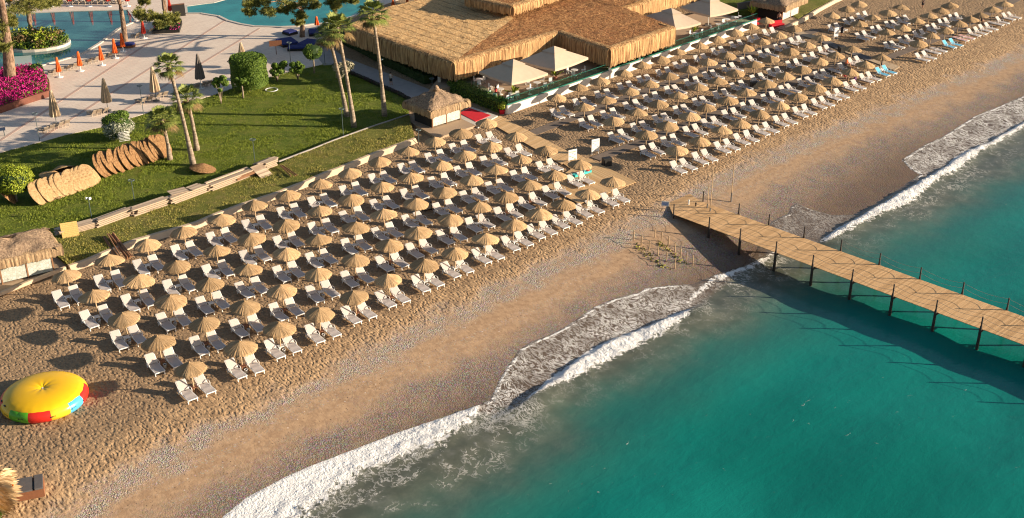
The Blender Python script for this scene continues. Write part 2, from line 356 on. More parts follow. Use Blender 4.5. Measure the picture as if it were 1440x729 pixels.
def pool_mat(name, c1, c2):
    t = NT(name); v = t.coord('Object'); n = t.noise(v, .25, 3); br = t.n('ShaderNodeTexBrick'); t.l(v, br.inputs['Vector']); br.inputs['Scale'].default_value = .35
    c = t.mix(t.mr(n, .35, .65), c1, c2); t.col(c); t.rough(.04); t.spec(.6); t.nrm(t.bump(t.noise(v, 1.6, 3), .3, .03)); return t.m
M['pool'] = pool_mat('pool_water', (.015, .11, .12, 1), (.05, .20, .20, 1)); M['pool2'] = pool_mat('pool_water_turquoise', (.00, .18, .175, 1), (.01, .26, .25, 1))
def mosaic():
    t = NT('mosaic_panel'); v = t.coord('Object'); cd_ = t.vor(v, 4.5, out='Color'); e = t.vor(v, 4.5, 'DISTANCE_TO_EDGE'); g = t.n('ShaderNodeSeparateColor'); t.l(cd_, g.inputs[0])
    c = t.mix(g.outputs[0], (.62, .62, .58, 1), (.42, .46, .40, 1)); c = t.mix(t.mr(e, .05, .01), c, (.30, .30, .27, 1)); t.col(c); t.rough(.6); return t.m
M['mosaic'] = mosaic()
def leafm(name, c1, c2, tr=.25):
    t = NT(name); g = t.n('ShaderNodeNewGeometry'); c = t.mix(g.outputs['Random Per Island'], c1, c2); t.col(c); t.rough(.6); t.spec(.2)
    return t.m
M['leaf'] = leafm('leaf_green', (.04, .085, .012, 1), (.17, .25, .035, 1))
M['leaf_y'] = leafm('leaf_yellow_green', (.14, .20, .015, 1), (.36, .40, .04, 1))
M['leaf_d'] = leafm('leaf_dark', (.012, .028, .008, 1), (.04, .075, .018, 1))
M['leaf_w'] = leafm('leaf_white_flower', (.10, .14, .05, 1), (.62, .60, .50, 1))
M['leaf_p'] = leafm('flower_magenta', (.32, .006, .11, 1), (.66, .03, .26, 1))
M['leaf_pine'] = leafm('pine_needles', (.06, .085, .02, 1), (.26, .24, .05, 1))
M['leaf_pale'] = leafm('pale_leaf', (.20, .19, .12, 1), (.42, .38, .26, 1))
M['leaf_plum'] = leafm('plum_leaf', (.03, .012, .02, 1), (.10, .05, .06, 1))
M['palmleaf'] = leafm('palm_leaf', (.07, .11, .02, 1), (.26, .28, .07, 1))
M['palmdead'] = leafm('palm_dead_leaf', (.13, .08, .035, 1), (.26, .18, .08, 1))
M['pampas'] = leafm('dry_plume', (.42, .27, .13, 1), (.78, .58, .34, 1))
def bark(name, c1, c2, s):
    t = NT(name); v = t.coord('Object', s); n = t.noise(v, 1, 5, .7); t.col(t.mix(t.mr(n, .35, .65), c1, c2)); t.rough(.95); t.spec(.1); t.nrm(t.bump(n, 1, .08)); return t.m
M['blade'] = leafm('grass_blade', (.11, .165, .018, 1), (.30, .34, .045, 1)); M['blade_dry'] = leafm('dry_grass_blade', (.16, .18, .025, 1), (.46, .38, .11, 1)); M['straw_gold'] = leafm('gold_straw', (.36, .20, .08, 1), (.95, .68, .36, 1)); M['straw_brown'] = leafm('brown_straw', (.16, .06, .03, 1), (.74, .42, .2, 1))
M['palmbark'] = bark('palm_bark', (.20, .15, .11, 1), (.42, .34, .26, 1), (2, 2, 6))
M['pinebark'] = bark('pine_bark', (.10, .06, .04, 1), (.34, .23, .16, 1), (4, 4, 1.5))
def glassm():
    t = NT('fence_glass'); t.col((.55, .85, .75, 1)); t.rough(.02); t.b.inputs['Transmission Weight'].default_value = 1.0; t.b.inputs['IOR'].default_value = 1.02; return t.m
M['glass'] = glassm()

# ------------------------------------------------------------------ world & sun
SUN_AZ, SUN_EL = math.radians(-3.5), math.radians(15.2)
w = bpy.data.worlds.new('World'); sc.world = w; w.use_nodes = True; nt = w.node_tree; bg = nt.nodes['Background']
sky = nt.nodes.new('ShaderNodeTexSky'); sky.sky_type = 'NISHITA'; sky.sun_disc = False; sky.sun_elevation = SUN_EL; sky.sun_rotation = PI/2-SUN_AZ
nt.links.new(sky.outputs[0], bg.inputs[0]); bg.inputs[1].default_value = .060
sl = bpy.data.lights.new('sun', 'SUN'); sl.energy = 5.0; sl.angle = math.radians(.5); sl.color = (1, .83, .62)
so = bpy.data.objects.new('sun', sl); C.objects.link(so); so.location = (60, 60, 60)
sd = Vector((math.cos(SUN_EL)*math.cos(SUN_AZ), math.cos(SUN_EL)*math.sin(SUN_AZ), math.sin(SUN_EL)))
so.rotation_euler = (-sd).to_track_quat('-Z', 'Y').to_euler()
sc.cycles.filter_width = 1.15; sc.view_settings.view_transform = 'Standard'; sc.view_settings.look = 'None'; sc.view_settings.gamma = 1; sc.view_settings.exposure = 1.0; sc.view_settings.use_curve_mapping = False

# ------------------------------------------------------------------ shore curves
def curve(pts, z, n=None):
    q = []
    for p in pts:
        w_ = at(p[0], p[1], z if z is not None else 0) if z is not None else gat(*p)
        q.append(uv(w_))
    q.sort(); us = [a for a, b in q]; vs = [b for a, b in q]
    return np.array(us), np.array(vs)
RU = curve([(200,800),(312,729),(345,702),(400,672),(440,655),(500,632),(560,609),(620,589),(660,575),(690,562),(701,537),(712,518),(731,492),(745,482),(770,473),(797,459),(819,444),(836,432),(863,421),(899,412),(907,406),(940,406),(975,405),(1006,389),(1041,377),(1060,362),(1081,320),(1095,307),(1111,297),(1121,288),(1137,294),(1170,303),(1199,303),(1229,288),(1262,268),(1268,226),(1301,204),(1324,194),(1344,181),(1370,164),(1403,151),(1440,135),(1520,98)], None)
PT = curve([(60,729),(230,628),(380,557),(464,521),(516,488),(591,451),(637,433),(700,398),(820,345),(1030,235),(1160,180),(1250,148),(1310,122),(1440,68)], None)
PB = curve([(120,729),(300,625),(380,580),(470,542),(549,512),(636,457),(676,430),(760,400),(860,350),(1050,245),(1179,192),(1262,160),(1318,133),(1440,84)], None)
WE = curve([(250,729),(458,620),(549,569),(600,545),(700,503),(790,445),(880,395),(1000,330),(1151,240),(1234,196),(1318,171),(1440,108)], None)
def cv(c, u): return np.interp(u, c[0], c[1])
def axis(parts):
    a = []
    for s, e, d in parts: a += list(np.arange(s, e, d))
    a.append(parts[-1][1]); return np.array(a)
def grid_obj(name, us, vs, zf, mask, attrs, mat):
    U, V = np.meshgrid(us, vs, indexing='ij'); Z = zf(U, V); nu, nv = U.shape
    idx = np.arange(nu*nv).reshape(nu, nv)
    fc = np.stack([idx[:-1, :-1], idx[1:, :-1], idx[1:, 1:], idx[:-1, 1:]], -1).reshape(-1, 4)
    fc = fc[:, ::-1] if False else fc
    if mask is not None:
        mk = mask(U, V); keep = mk[:-1, :-1] & mk[1:, :-1] & mk[1:, 1:] & mk[:-1, 1:]; fc = fc[keep.reshape(-1)]
    co = np.stack([U, V, Z], -1).reshape(-1, 3)
    used = np.unique(fc); remap = -np.ones(nu*nv, int); remap[used] = np.arange(len(used)); fc = remap[fc]; co = co[used]
    me = bpy.data.meshes.new(name); me.vertices.add(len(co)); me.vertices.foreach_set('co', co.ravel())
    me.loops.add(len(fc)*4); me.loops.foreach_set('vertex_index', fc.ravel()); me.polygons.add(len(fc))
    me.polygons.foreach_set('loop_start', np.arange(len(fc))*4); me.update(calc_edges=True)
    me.polygons.foreach_set('use_smooth', [True]*len(fc))
    for k, fn in attrs.items():
        a = me.attributes.new(k, 'FLOAT', 'POINT'); a.data.foreach_set('value', np.asarray(fn(U, V), float).reshape(-1)[used])
    me.materials.append(mat); o = bpy.data.objects.new(name, me); C.objects.link(o)
    # local axes are (u, v); v axis points seaward so flip keeps a right-handed frame via mirrored v
    o.matrix_world = Matrix(((EU.x, EV.x, 0, 0), (EU.y, EV.y, 0, 0), (0, 0, 1, 0), (0, 0, 0, 1)))
    me.flip_normals() if False else None
    return o
# EU x EV points down, so mirror v in the mesh instead: local axes (u, -v)
def shore_obj(name, us, vs, zf, mask, attrs, mat):
    o = grid_obj(name, us, vs, zf, mask, attrs, mat)
    me = o.data; co = np.empty(len(me.vertices)*3); me.vertices.foreach_get('co', co); co = co.reshape(-1, 3); co[:, 1] *= -1
    me.vertices.foreach_set('co', co.ravel()); me.flip_normals(); me.update()
    o.matrix_world = Matrix(((EU.x, -EV.x, 0, 0), (EU.y, -EV.y, 0, 0), (0, 0, 1, 0), (0, 0, 0, 1)))
    return o
EDGE_U = [-50, 30, 60, 90, 110, 130, 170, 220]; EDGE_V = [-68.5, -68.5, -69.5, -71.5, -73.5, -77, -78.5, -79]
def vnoise(U, V, s, seed=0):
    f = np.vectorize(lambda a, b: mnoise.noise((a*s, b*s, seed))); return f(U, V)
us = axis([(-400, 0, 20), (0, 200, .5), (200, 600, 20)]); vsb = axis([(-600, -120, 20), (-120, -90, 1), (-90, -48, .5), (-48, -20, 4), (-20, 40, 20)])
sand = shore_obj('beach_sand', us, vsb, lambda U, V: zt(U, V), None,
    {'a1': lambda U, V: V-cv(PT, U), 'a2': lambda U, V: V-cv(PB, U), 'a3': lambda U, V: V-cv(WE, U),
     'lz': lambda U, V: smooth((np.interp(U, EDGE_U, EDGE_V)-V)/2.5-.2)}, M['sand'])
tag(sand, kind='structure')

# bands of foam given by their landward and seaward edges
def band(land, sea_): return curve(land, -1.7), curve(sea_, -1.7)
B1 = band([(150,830),(314,729),(345,702),(400,672),(440,655),(500,632),(560,609),(620,589),(660,575),(686,566)], [(340,830),(447,718),(494,685),(517,666),(550,652),(592,635),(619,627),(647,607),(672,588),(690,572)])
B2 = band([(723,573),(756,550),(770,534),(797,518),(825,496),(852,482),(893,466),(923,455),(948,442),(981,432)], [(724,575),(760,556),(792,540),(825,526),(852,510),(893,491),(934,470),(962,452),(984,433)])
B3 = band([(1148,342),(1179,321),(1212,304),(1245,286),(1278,266),(1305,250),(1331,235),(1344,222),(1364,212),(1390,204),(1413,189),(1440,174),(1520,128)], [(1160,343),(1206,321),(1239,304),(1285,285),(1305,268),(1324,252),(1354,238),(1377,216),(1420,194),(1440,182),(1520,136)])
B4 = band([(955,434),(985,405),(1006,390),(1041,378),(1060,370),(1090,354),(1110,345)], [(957,442),(990,413),(1010,398),(1043,386),(1064,377),(1092,360),(1112,350)])
CREST = curve([(690,590),(723,573),(756,550),(797,518),(852,482),(923,455),(981,432),(1000,425)], -1.7)
CREST2 = curve([(1148,342),(1212,304),(1278,266),(1331,235),(1364,212),(1413,189),(1440,174),(1520,128)], -1.7)
def bandval(B, U, V, soft=.5):
    l, s = B; vl = cv(l, U); vs_ = cv(s, U); inside = (U > l[0][0]) & (U < l[0][-1])
    wdt = np.maximum(vs_-vl, .05); a = np.clip((V-vl+.25)/.35, 0, 1); b = np.clip((vs_-V)/(soft*wdt+.6)+.35, 0, 1)
    e = np.clip(np.minimum(U-l[0][0], l[0][-1]-U)/1.5, 0, 1)
    return np.where(inside, a*b*e*1.15, 0)
RUP = np.array([uv(gat(*p)) for p in [(100,900),(312,729),(345,702),(400,672),(440,655),(500,632),(560,609),(620,589),(660,575),(690,563),(701,537),(712,518),(731,492),(745,482),(770,473),(797,459),(819,444),(836,432),(863,421),(899,412),(907,406),(940,402),(975,400),(1006,387),(1041,375),(1060,360),(1074,330),(1084,313),(1095,307),(1109,301),(1112,291),(1121,286),(1137,294),(1170,303),(1199,303),(1229,288),(1262,268),(1285,252),(1294,246),(1280,238),(1268,225),(1301,204),(1324,194),(1344,181),(1370,164),(1403,151),(1440,135),(1600,60)]])
def sdist(poly, U, V, closed=False):
    """distance to a polyline"""
    D_ = np.full(U.shape, 1e9); n = len(poly)
    for i in range(n if closed else n-1):
        a_, b_ = poly[i], poly[(i+1) % n]; dx, dy = b_-a_; L2 = dx*dx+dy*dy+1e-9
        t_ = np.clip(((U-a_[0])*dx+(V-a_[1])*dy)/L2, 0, 1); D_ = np.minimum(D_, np.hypot(U-a_[0]-t_*dx, V-a_[1]-t_*dy))
    return D_
def inpoly(poly, U, V):
    r_ = np.zeros(U.shape, bool); n = len(poly); j = n-1
    for i in range(n):
        (x1, y1), (x2, y2) = poly[i], poly[j]
        c_ = ((y1 > V) != (y2 > V)) & (U < (x2-x1)*(V-y1)/(y2-y1+1e-12)+x1); r_ ^= c_; j = i
    return r_
SEAP = np.vstack([RUP, [[900, RUP[-1][1]], [900, 900], [-600, 900], [-600, RUP[0][1]]]])
def rsd(U, V): return sdist(RUP, U, V)*np.where(inpoly(SEAP, U, V), 1, -1)
def region(pts, U, V, soft=1.0):
    P_ = np.array([uv(gat(*p)) for p in pts]); d_ = sdist(P_, U, V, True)*np.where(inpoly(P_, U, V), 1, -1); return np.clip(d_/soft+.5, 0, 1)
L1P = [(676,585),(693,560),(701,537),(712,518),(731,492),(745,482),(770,473),(797,459),(819,444),(836,432),(863,421),(899,412),(907,404),(960,404),(985,415),(968,436),(923,455),(893,466),(852,482),(825,496),(797,518),(770,534),(740,556),(712,583),(690,600)]
L2P = [(1290,250),(1262,226),(1301,204),(1324,194),(1344,181),(1370,164),(1403,151),(1440,135),(1560,75),(1560,110),(1440,174),(1413,189),(1390,204),(1344,222),(1310,243)]
L3P = [(1066,345),(1078,318),(1095,304),(1108,298),(1110,288),(1121,284),(1137,292),(1172,303),(1200,303),(1160,330),(1120,350)]
L4P = [(660,610),(700,585),(740,600),(760,575),(735,560),(690,566),(640,600)]
S1P = [(330,760),(460,718),(560,655),(640,612),(690,574),(730,590),(700,640),(600,700),(540,760)]
S2P = [(930,440),(985,405),(1060,372),(1120,350),(1110,375),(1020,420),(990,440),(950,470)]
S3P = [(1250,318),(1285,290),(1320,262),(1380,225),(1400,235),(1330,280),(1270,325)]
SWL = np.array([uv(at(p[0], p[1], -1.7)) for p in [(300,760),(314,725),(440,655),(560,609),(650,580),(690,570),(705,582),(723,573),(756,550),(797,518),(852,482),(923,455),(981,430),(1041,382),(1090,354),(1148,342),(1212,304),(1278,266),(1331,235),(1364,212),(1413,189),(1440,174),(1600,95)]]); SWL = SWL[np.argsort(SWL[:, 0])]
def foam(U, V):
    f = np.maximum.reduce([bandval(B1, U, V, .8), bandval(B2, U, V, .45), bandval(B3, U, V, .6), bandval(B4, U, V)*.72])
    r = rsd(U, V); wu = np.maximum(np.maximum(region(L1P, U, V, .6), region(L2P, U, V, .6)), .28*region(L3P, U, V, .6))
    edge = np.clip(1-np.abs(r-.2)/.26, 0, 1)*.92*np.clip(wu*2, 0.0, 1)
    return np.maximum(f, edge)
def swash(U, V):
    lim = np.interp(U, SWL[:, 0], SWL[:, 1]); return np.clip((lim-V)/.8+.5, 0, 1)
def lacef(U, V):
    return np.maximum.reduce([region(L1P, U, V, 2.), region(L2P, U, V, 3.), .26*region(L3P, U, V, 2.5), .6*region(L4P, U, V, 1.5)])
def shal(U, V):
    return np.clip(np.maximum.reduce([region(S1P, U, V, 5.), .75*region(S2P, U, V, 3.), .55*region(S3P, U, V, 2.), .28*np.clip(1-(V+56)/5, 0, 1)*(1-swash(U, V))]), 0, 1)
def sea_z(U, V):
    z = SEA + .05*np.sin(V*.9+.35*np.sin(U*.3))*np.clip((V+58)/4, 0, 1) + .04*np.sin(V*.37+U*.21)
    for cr, h in ((CREST, .40), (CREST2, .36)):
        c = cv(cr, U); d = V-c; e = np.clip(np.minimum(U-cr[0][0], cr[0][-1]-U)/3, 0, 1)
        prof = np.where(d < .25, np.clip(1+(d-.25)/.55, 0, 1), np.exp(-((d-.25)/1.7)**2)); z = z+h*prof*e*(.85+.15*np.sin(U*1.3))
    f = bandval(B1, U, V); z = z+.16*f+.10*bandval(B3, U, V)
    fo = np.maximum(foam(U, V), 0); 
    z = z + FN*.16*np.clip(fo*1.2, 0, 1)
    z = np.maximum(z, zt(U, V)+.035); r_ = rsd(U, V); return np.where(r_ < .05, np.minimum(z, zt(U, V)+.035+(r_-.05)*.35), z)
us2 = axis([(-400, 10, 20), (10, 200, .3), (200, 600, 20)]); vs2 = axis([(-74, -48, .25), (-48, -20, 1.5), (-20, 40, 5), (40, 600, 40)])
Ug, Vg = np.meshgrid(us2, vs2, indexing='ij')
FN = np.zeros_like(Ug); near = (Vg > -68) & (Vg < -48) & (Ug > 5) & (Ug < 200)
FN[near] = [mnoise.fractal((a*1.9, b*1.9, 3.0), .8, 2.2, 4)*1.0 for a, b in zip(Ug[near], Vg[near])]
sea = shore_obj('sea_water', us2, vs2, sea_z, lambda U, V: rsd(U, V) > -.9, {'dist': lambda U, V: V+56.5-1.5*smooth((60-U)/10), 'foam': foam, 'swash': swash, 'lace': lacef, 'shal': shal,
    'far': lambda U, V: U-60-(V+50)*.6}, M['sea'])
tag(sea, kind='structure')

# ------------------------------------------------------------------ inland ground
def px(pts, z): return [at(a, b, z) for a, b in pts]
def sheet(name, pts, z0, z1, mat, kind='structure'):
    b = MB(); b.prism(pts, z0, z1); o = b.build(name, mat); tag(o, kind=kind); return o
WALL = [(97,374),(120,366),(190,338),(228,327),(275,313),(330,291),(393,270),(459,243),(534,213),(583,195)]
CURB = [(-60,378),(85,331),(180,303),(300,262),(388,233),(440,208),(520,178),(575,160)]
TERR = [(-120,232),(0,215),(56,200),(92,190),(142,179),(191,164),(235,150),(279,140),(303,133),(334,122),(376,110),(409,101),(430,96),(458,90)]
zc, zw = .5, .42
curbW = px(CURB, zc); wallW = px(WALL, zw)
lawn_poly = px(TERR, .02)+px([(467,90),(496,103),(560,128),(575,138)], .02)+[p+Vector((-.05, .05, 0)) for p in curbW[::-1]]
sheet('lawn', lawn_poly, -.3, .02, M['lawn'])
bank_poly = curbW+wallW[::-1]+px([(70,352),(-60,398)], zw)
b = MB(); n = len(bank_poly); b.prism(bank_poly, -.3, .47); o = b.build('grass_bank', M['bank']); tag(o, kind='structure')
# upper terrace
terr = px([(-300,280)], .06)+px(TERR, .06)+px([(458,62),(470,30),(560,0),(640,-30),(400,-160),(-500,-160)], .06)
sheet('terrace_paving', terr, -.3, .06, M['paving'])
for ln in (((0,198),(210,60)), ((57,195),(330,20)), ((150,170),(365,40))):
    a, c = at(*ln[0], .07), at(*ln[1], .07); b = MB(); b.beam(a, c, .4, .012); o = b.build('paving_inlay', M['pinkline']); tag(o, kind='structure')
sheet('garden_path', px([(440,72),(458,62),(485,81),(560,109),(604,126),(600,150),(560,128),(496,103),(467,91),(455,92)], .06), -.3, .064, M['path'])
# pools
def pool(name, pts, mat, z=.10):
    P = px(pts, z); sheet(name, P, -.2, z, mat)
    b = MB()
    for i in range(len(P)): b.beam(P[i]+Vector((0, 0, -.02)), P[(i+1) % len(P)]+Vector((0, 0, -.02)), .45, .16)
    o = b.build('pool_coping', M['rimstone']); tag(o, kind='structure')
pool('pool_water', [(-90,26),(7,20),(100,16),(181,14),(192,29),(166,41),(140,61),(122,72),(99,81),(82,86),(62,91),(44,97),(25,99),(0,103),(-90,120)], M['pool'])
pool('lagoon_pool_water', [(261,9),(262,19),(283,19),(308,23),(320,29),(339,34),(358,37),(394,38),(418,37),(441,34),(467,32),(497,23),(514,16),(525,12),(540,-30),(330,-30),(318,-1),(300,4),(283,6)], M['pool2'])

# low cream kerb wall between bank and sand
def wall_run(pts, z0, z1, w_, batter, mat, name, label, cat, side=1):
    b = MB(); V_ = [Vector((p.x, p.y, 0)) for p in pts]; ns = []
    for i in range(len(V_)):
        d = (V_[min(i+1, len(V_)-1)]-V_[max(i-1, 0)]).normalized(); ns.append(Vector((d.y, -d.x, 0))*side)
    for i in range(len(V_)-1):
        for k in (0, 1): pass
        a, c = V_[i], V_[i+1]; na, nc = ns[i], ns[i+1]
        vs = [a-na*w_*.5+Vector((0, 0, z0)), a+na*(w_*.5+batter)+Vector((0, 0, z0)), a+na*w_*.5+Vector((0, 0, z1)), a-na*w_*.5+Vector((0, 0, z1))]
        vs += [c-nc*w_*.5+Vector((0, 0, z0)), c+nc*(w_*.5+batter)+Vector((0, 0, z0)), c+nc*w_*.5+Vector((0, 0, z1)), c-nc*w_*.5+Vector((0, 0, z1))]
        b.add(vs, [(1, 5, 6, 2), (2, 6, 7, 3), (0, 3, 7, 4), (0, 1, 2, 3)[::-1], (4, 5, 6, 7)])
    o = b.build(name, mat); tag(o, label, cat); return o
def dens(pts, step=.8, jit=.0):
    out = []
    for i in range(len(pts)-1):
        L = (pts[i+1]-pts[i]).length; k = max(1, int(L/step))
        for j in range(k): out.append(pts[i].lerp(pts[i+1], j/k)+Vector((random.uniform(-jit, jit), random.uniform(-jit, jit), 0)))
    out.append(pts[-1]); return out
wall_run(dens(wallW, .9, .07), -.1, .5, .35, .38, M['cream'], 'kerb_wall', 'low battered cream kerb wall between the grass bank and the umbrella rows', 'wall')
b = MB(); cw = px([(575,160),(520,178),(470,196),(440,208),(392,226)], .62)
for i in range(len(cw)-1): b.beam(cw[i]-Vector((0, 0, .10)), cw[i+1]-Vector((0, 0, .10)), .13, .14)
tag(b.build('garden_kerb', M['path']), 'thin pale stone kerb along the top of the grass bank', 'kerb')

# ------------------------------------------------------------------ umbrellas and loungers
LB = [[(93,378),(151,358),(205.6,335.5),(258,318),(308,300),(357,282),(404.5,266),(449.3,251),(492.8,235.5),(533.8,220.3),(573.4,206),(612,192),(647,179),(683.5,166)],
[(132,407),(191,385),(247.4,365),(302.7,344.7),(354,325.6),(402,306.5),(449.7,288.5),(493,271.5),(537,254.5),(578,241.8),(618.3,225.4),(654.8,210.5),(690,197.4),(724.7,184.8)],
[(174,437),(237.5,413),(293.5,391),(347.5,370),(400,348),(448,329.5),(497,311),(540,294),(582.6,278.3),(624.3,261.2),(662,245),(697.3,232.6),(733,217.6),(768.8,205)],
[(222,471),(286.5,445.5),(341.7,422),(396,400),(447.7,376.6),(497,356),(545.4,335.7),(588.5,317.5),(631,300.2),(671.2,283.3),(710.8,268.3),(743.6,253.4),(778.3,239.5),(814,224.6)],
[(267.5,509),(336,479),(390.5,453),(447,431),(499,407),(547,384),(594.7,364),(638.8,345.8),(681,327),(721.4,308.6),(757,294),(791,279.6),(825,265),(861,249.6)]]
RB = [[(781.7,130.4),(813.8,118),(844.7,107.4),(875.6,96.5),(902.7,86.8),(928.8,78),(954.6,67.4),(983,58.7),(1007.6,49),(1033.6,39.4),(1056.3,32),(1078.6,23.5)],
[(822.5,145),(853.3,134),(885,121.7),(913,112.3),(942,101.3),(969.5,91.3),(995.5,81.7),(1022.3,71.7),(1047.7,61.4),(1072,52.3),(1094.6,43.6),(1116.8,34.9)],
[(864.8,163),(895.5,151.7),(926.2,140),(954,128.2),(981.9,117),(1009.5,107.7),(1035.6,95.8),(1062.5,85.9),(1086.4,77.3),(1111.9,66.3),(1135,57.2),(1156.3,47.6)],
[(909.4,182),(937.3,170.4),(969.4,156),(994.6,145),(1024.2,133.9),(1049.9,123.2),(1078.6,111.9),(1103.7,100.7),(1129,90.5),(1152,80.6),(1175.6,72.4),(1198.6,62.8)],
[(952.6,203.5),(982.7,191),(1013.8,177.3),(1040,166),(1068,153.7),(1096.2,141.3),(1123,129.5),(1148.9,118),(1170.8,107.5),(1194,95.4),(1217,84.4),(1239.8,75.7)]]
FB = [[(1169.4,16.5),(1191.6,8.2),(1209.5,.8)],
[(1208.8,27.1),(1228.6,19.4),(1249.5,11.8),(1266.9,5.8)],
[(1248.3,40.3),(1268.9,32.6),(1290,25),(1307.7,17),(1323.5,9.5),(1338,3)],
[(1293,55),(1309.2,45.2),(1330.3,37.7),(1348.4,28.4),(1366.5,22.2),(1381.6,16.1),(1397.5,7.5),(1414,.5)]]
def make_umbrella(seed):
    random.seed(seed); root = empty('straw_umbrella')
    b = MB(); n = 72; prof = [(.02, 2.54), (.12, 2.48), (.38, 2.36), (.70, 2.21), (.98, 2.07), (1.17, 1.96), (1.22, 1.88), (1.14, 1.88), (.9, 2.0), (.45, 2.2), (.05, 2.38)]
    ph = [random.uniform(0, 6.28) for _ in range(4)]; jit = [random.uniform(-1, 1) for _ in range(n)]
    vs = []; fs = []
    for i, (r, z) in enumerate(prof):
        for k in range(n):
            a = 2*PI*k/n; wob = 1+.025*math.sin(3*a+ph[0])+.02*math.sin(7*a+ph[1]); e = r/1.2
            rr = r*(1+(wob-1)*e+.022*jit[k]*e*e); zz = z+.02*math.sin(5*a+ph[2])*e+.018*jit[(k*7) % n]*e+.012*(k % 2)*e
            vs.append((rr*math.cos(a), rr*math.sin(a), zz))
    for i in range(len(prof)-1):
        for k in range(n):
            k2 = (k+1) % n; fs.append((i*n+k, i*n+k2, (i+1)*n+k2, (i+1)*n+k))
    fs.append(tuple(range(n-1, -1, -1))); b.add(vs, fs); n0 = len(vs)
    # straw ends that stick out of the rim, grown from rim vertices
    for k in range(72):
        i0 = 6*n+k % n; v0 = Vector(b.v[i0]); v1 = Vector(b.v[6*n+(k+1) % n]); a = math.atan2(v0.y, v0.x); r1 = random.uniform(1.21, 1.29)
        b.v.append((r1*math.cos(a+.03), r1*math.sin(a+.03), v0.z-random.uniform(.03, .10))); b.f.append((i0, 6*n+(k+1) % n, len(b.v)-1))
    b.build('canopy', M['thatch'], root)
    b = MB(); b.lathe([(.05, 2.42), (.065, 2.50), (.04, 2.58), (.012, 2.60)], 10); b.build('top_knot', M['thatch'], root)
    b = MB(); b.tube([(0, 0, -.3), (0, 0, 2.4)], [.06, .05], 8); b.build('pole', M['pole'], root, True)
    b = MB()
    for k in range(6):
        a = k*PI/3; b.beam((0, 0, 2.36), (1.05*math.cos(a), 1.05*math.sin(a), 1.96), .03, .03)
    b.build('rib_frame', M['pole'], root)
    return root
UM = [make_umbrella(s) for s in (1, 2, 3, 4, 5)]; used = [False]*5
def place_umbrella(loc, rz, label, group, dark=False):
    k = random.randrange(5)
    if not used[k]: o = UM[k]; used[k] = True
    else: o = copy_tree(UM[k])
    o.location = loc; o.rotation_euler = (math.radians(random.uniform(-4.5, 4.5)), math.radians(random.uniform(-4.5, 4.5)), rz)
    s = random.uniform(.94, 1.06); o.scale = (s, s, random.uniform(.96, 1.03))
    tag(o, label, 'beach umbrella', group); return o
KIDS.clear()
def make_lounger(flat=False, sl='sling', bt=(.84, .60)):
    # local +Y is the head end
    root = empty('sun_lounger'); b = MB(); W = .33; zs = .33
    bt = bt if not flat else (1.12, .36)   # backrest top (y, z)
    hinge = (.30, zs)
    for s in (-1, 1):
        b.beam((s*W, -1.0, zs-.03), (s*W, .62, zs-.03), .05, .075)
        b.beam((s*W*.97, hinge[0], hinge[1]+.01), (s*W*.97, bt[0], hinge[1]+bt[1]*.9 if not flat else zs+.03), .05, .05)
    b.box((0, -1.0, zs-.03), (.66, .05, .08)); b.box((0, .60, zs-.05), (.66, .05, .06))
    zt_ = hinge[1]+bt[1]*.9 if not flat else zs+.03
    b.beam((-W*.97, bt[0], zt_), (W*.97, bt[0], zt_), .06, .06); b.build('frame', M['white'], root)
    for sx, sy in ((-1, -.88), (1, -.88), (-1, .5), (1, .5)):
        b = MB(); b.beam((sx*W, sy, zs-.05), (sx*(W-.02), sy+(.07 if sy > 0 else -.05), 0), .05, .05, Vector((0, 1, 0))); b.build('leg', M['white'], root)
    b = MB(); ys = np.linspace(-.97, .28, 9); rows = [(y, zs+.02-.03*math.sin((y+.97)/1.25*PI)+.035*math.exp(-((y+.35)/.25)**2)) for y in ys]
    vs = []; fs = []
    for y, z in rows: vs += [(-.30, y, z), (.30, y, z), (.30, y, z-.03), (-.30, y, z-.03)]
    for i in range(len(rows)-1):
        q = i*4; fs += [(q, q+1, q+5, q+4), (q+2, q+3, q+7, q+6), (q+1, q+2, q+6, q+5), (q+3, q, q+4, q+7)]
    b.add(vs, fs); b.build('seat', M[sl], root)
    b = MB(); b.beam((0, .31, zs+.03), (0, bt[0]-.02, zt_+.015), .60, .045); b.build('backrest', M[sl], root)
    for s in (-1, 1):
        b = MB(); b.tube([(s*(W+.02), .42, zs+.0), (s*(W+.04), .36, zs+.2), (s*(W+.04), .05, zs+.21), (s*(W+.03), -.06, zs+.14), (s*(W+.02), -.08, zs)], .026, 6); b.build('armrest', M['white'], root, True)
    return root
LG = {'a': make_lounger(), 'a2': make_lounger(bt=(.92, .50)), 'a3': make_lounger(bt=(.76, .68)), 'flat': make_lounger(True), 'blue': make_lounger(False, 'sling_blue'), 'pink': make_lounger(True, 'sling_pink')}; lused = {k: False for k in LG}
NL = [0]
def place_lounger(loc, rz, label, group, kind='a'):
    o = LG[kind] if not lused[kind] else copy_tree(LG[kind]); lused[kind] = True
    o.location = loc; o.rotation_euler = (0, 0, rz); o.scale = (1.13, 1.11, 1.06); tag(o, label, 'sun lounger', group); NL[0] += 1; return o
def make_table(m_):
    root = empty('side_table'); b = MB(); b.box((0, 0, .43), (.44, .44, .035)); b.box((0, 0, .40), (.38, .38, .03)); b.build('table_top', M[m_], root)
    for sx in (-1, 1):
        for sy in (-1, 1): b = MB(); b.beam((sx*.16, sy*.16, .40), (sx*.19, sy*.19, 0), .045, .045, Vector((0, 1, 0))); b.build('leg', M[m_], root)
    return root
TB = {'white': make_table('white'), 'brown_table': make_table('brown_table')}; tused = {'white': False, 'brown_table': False}
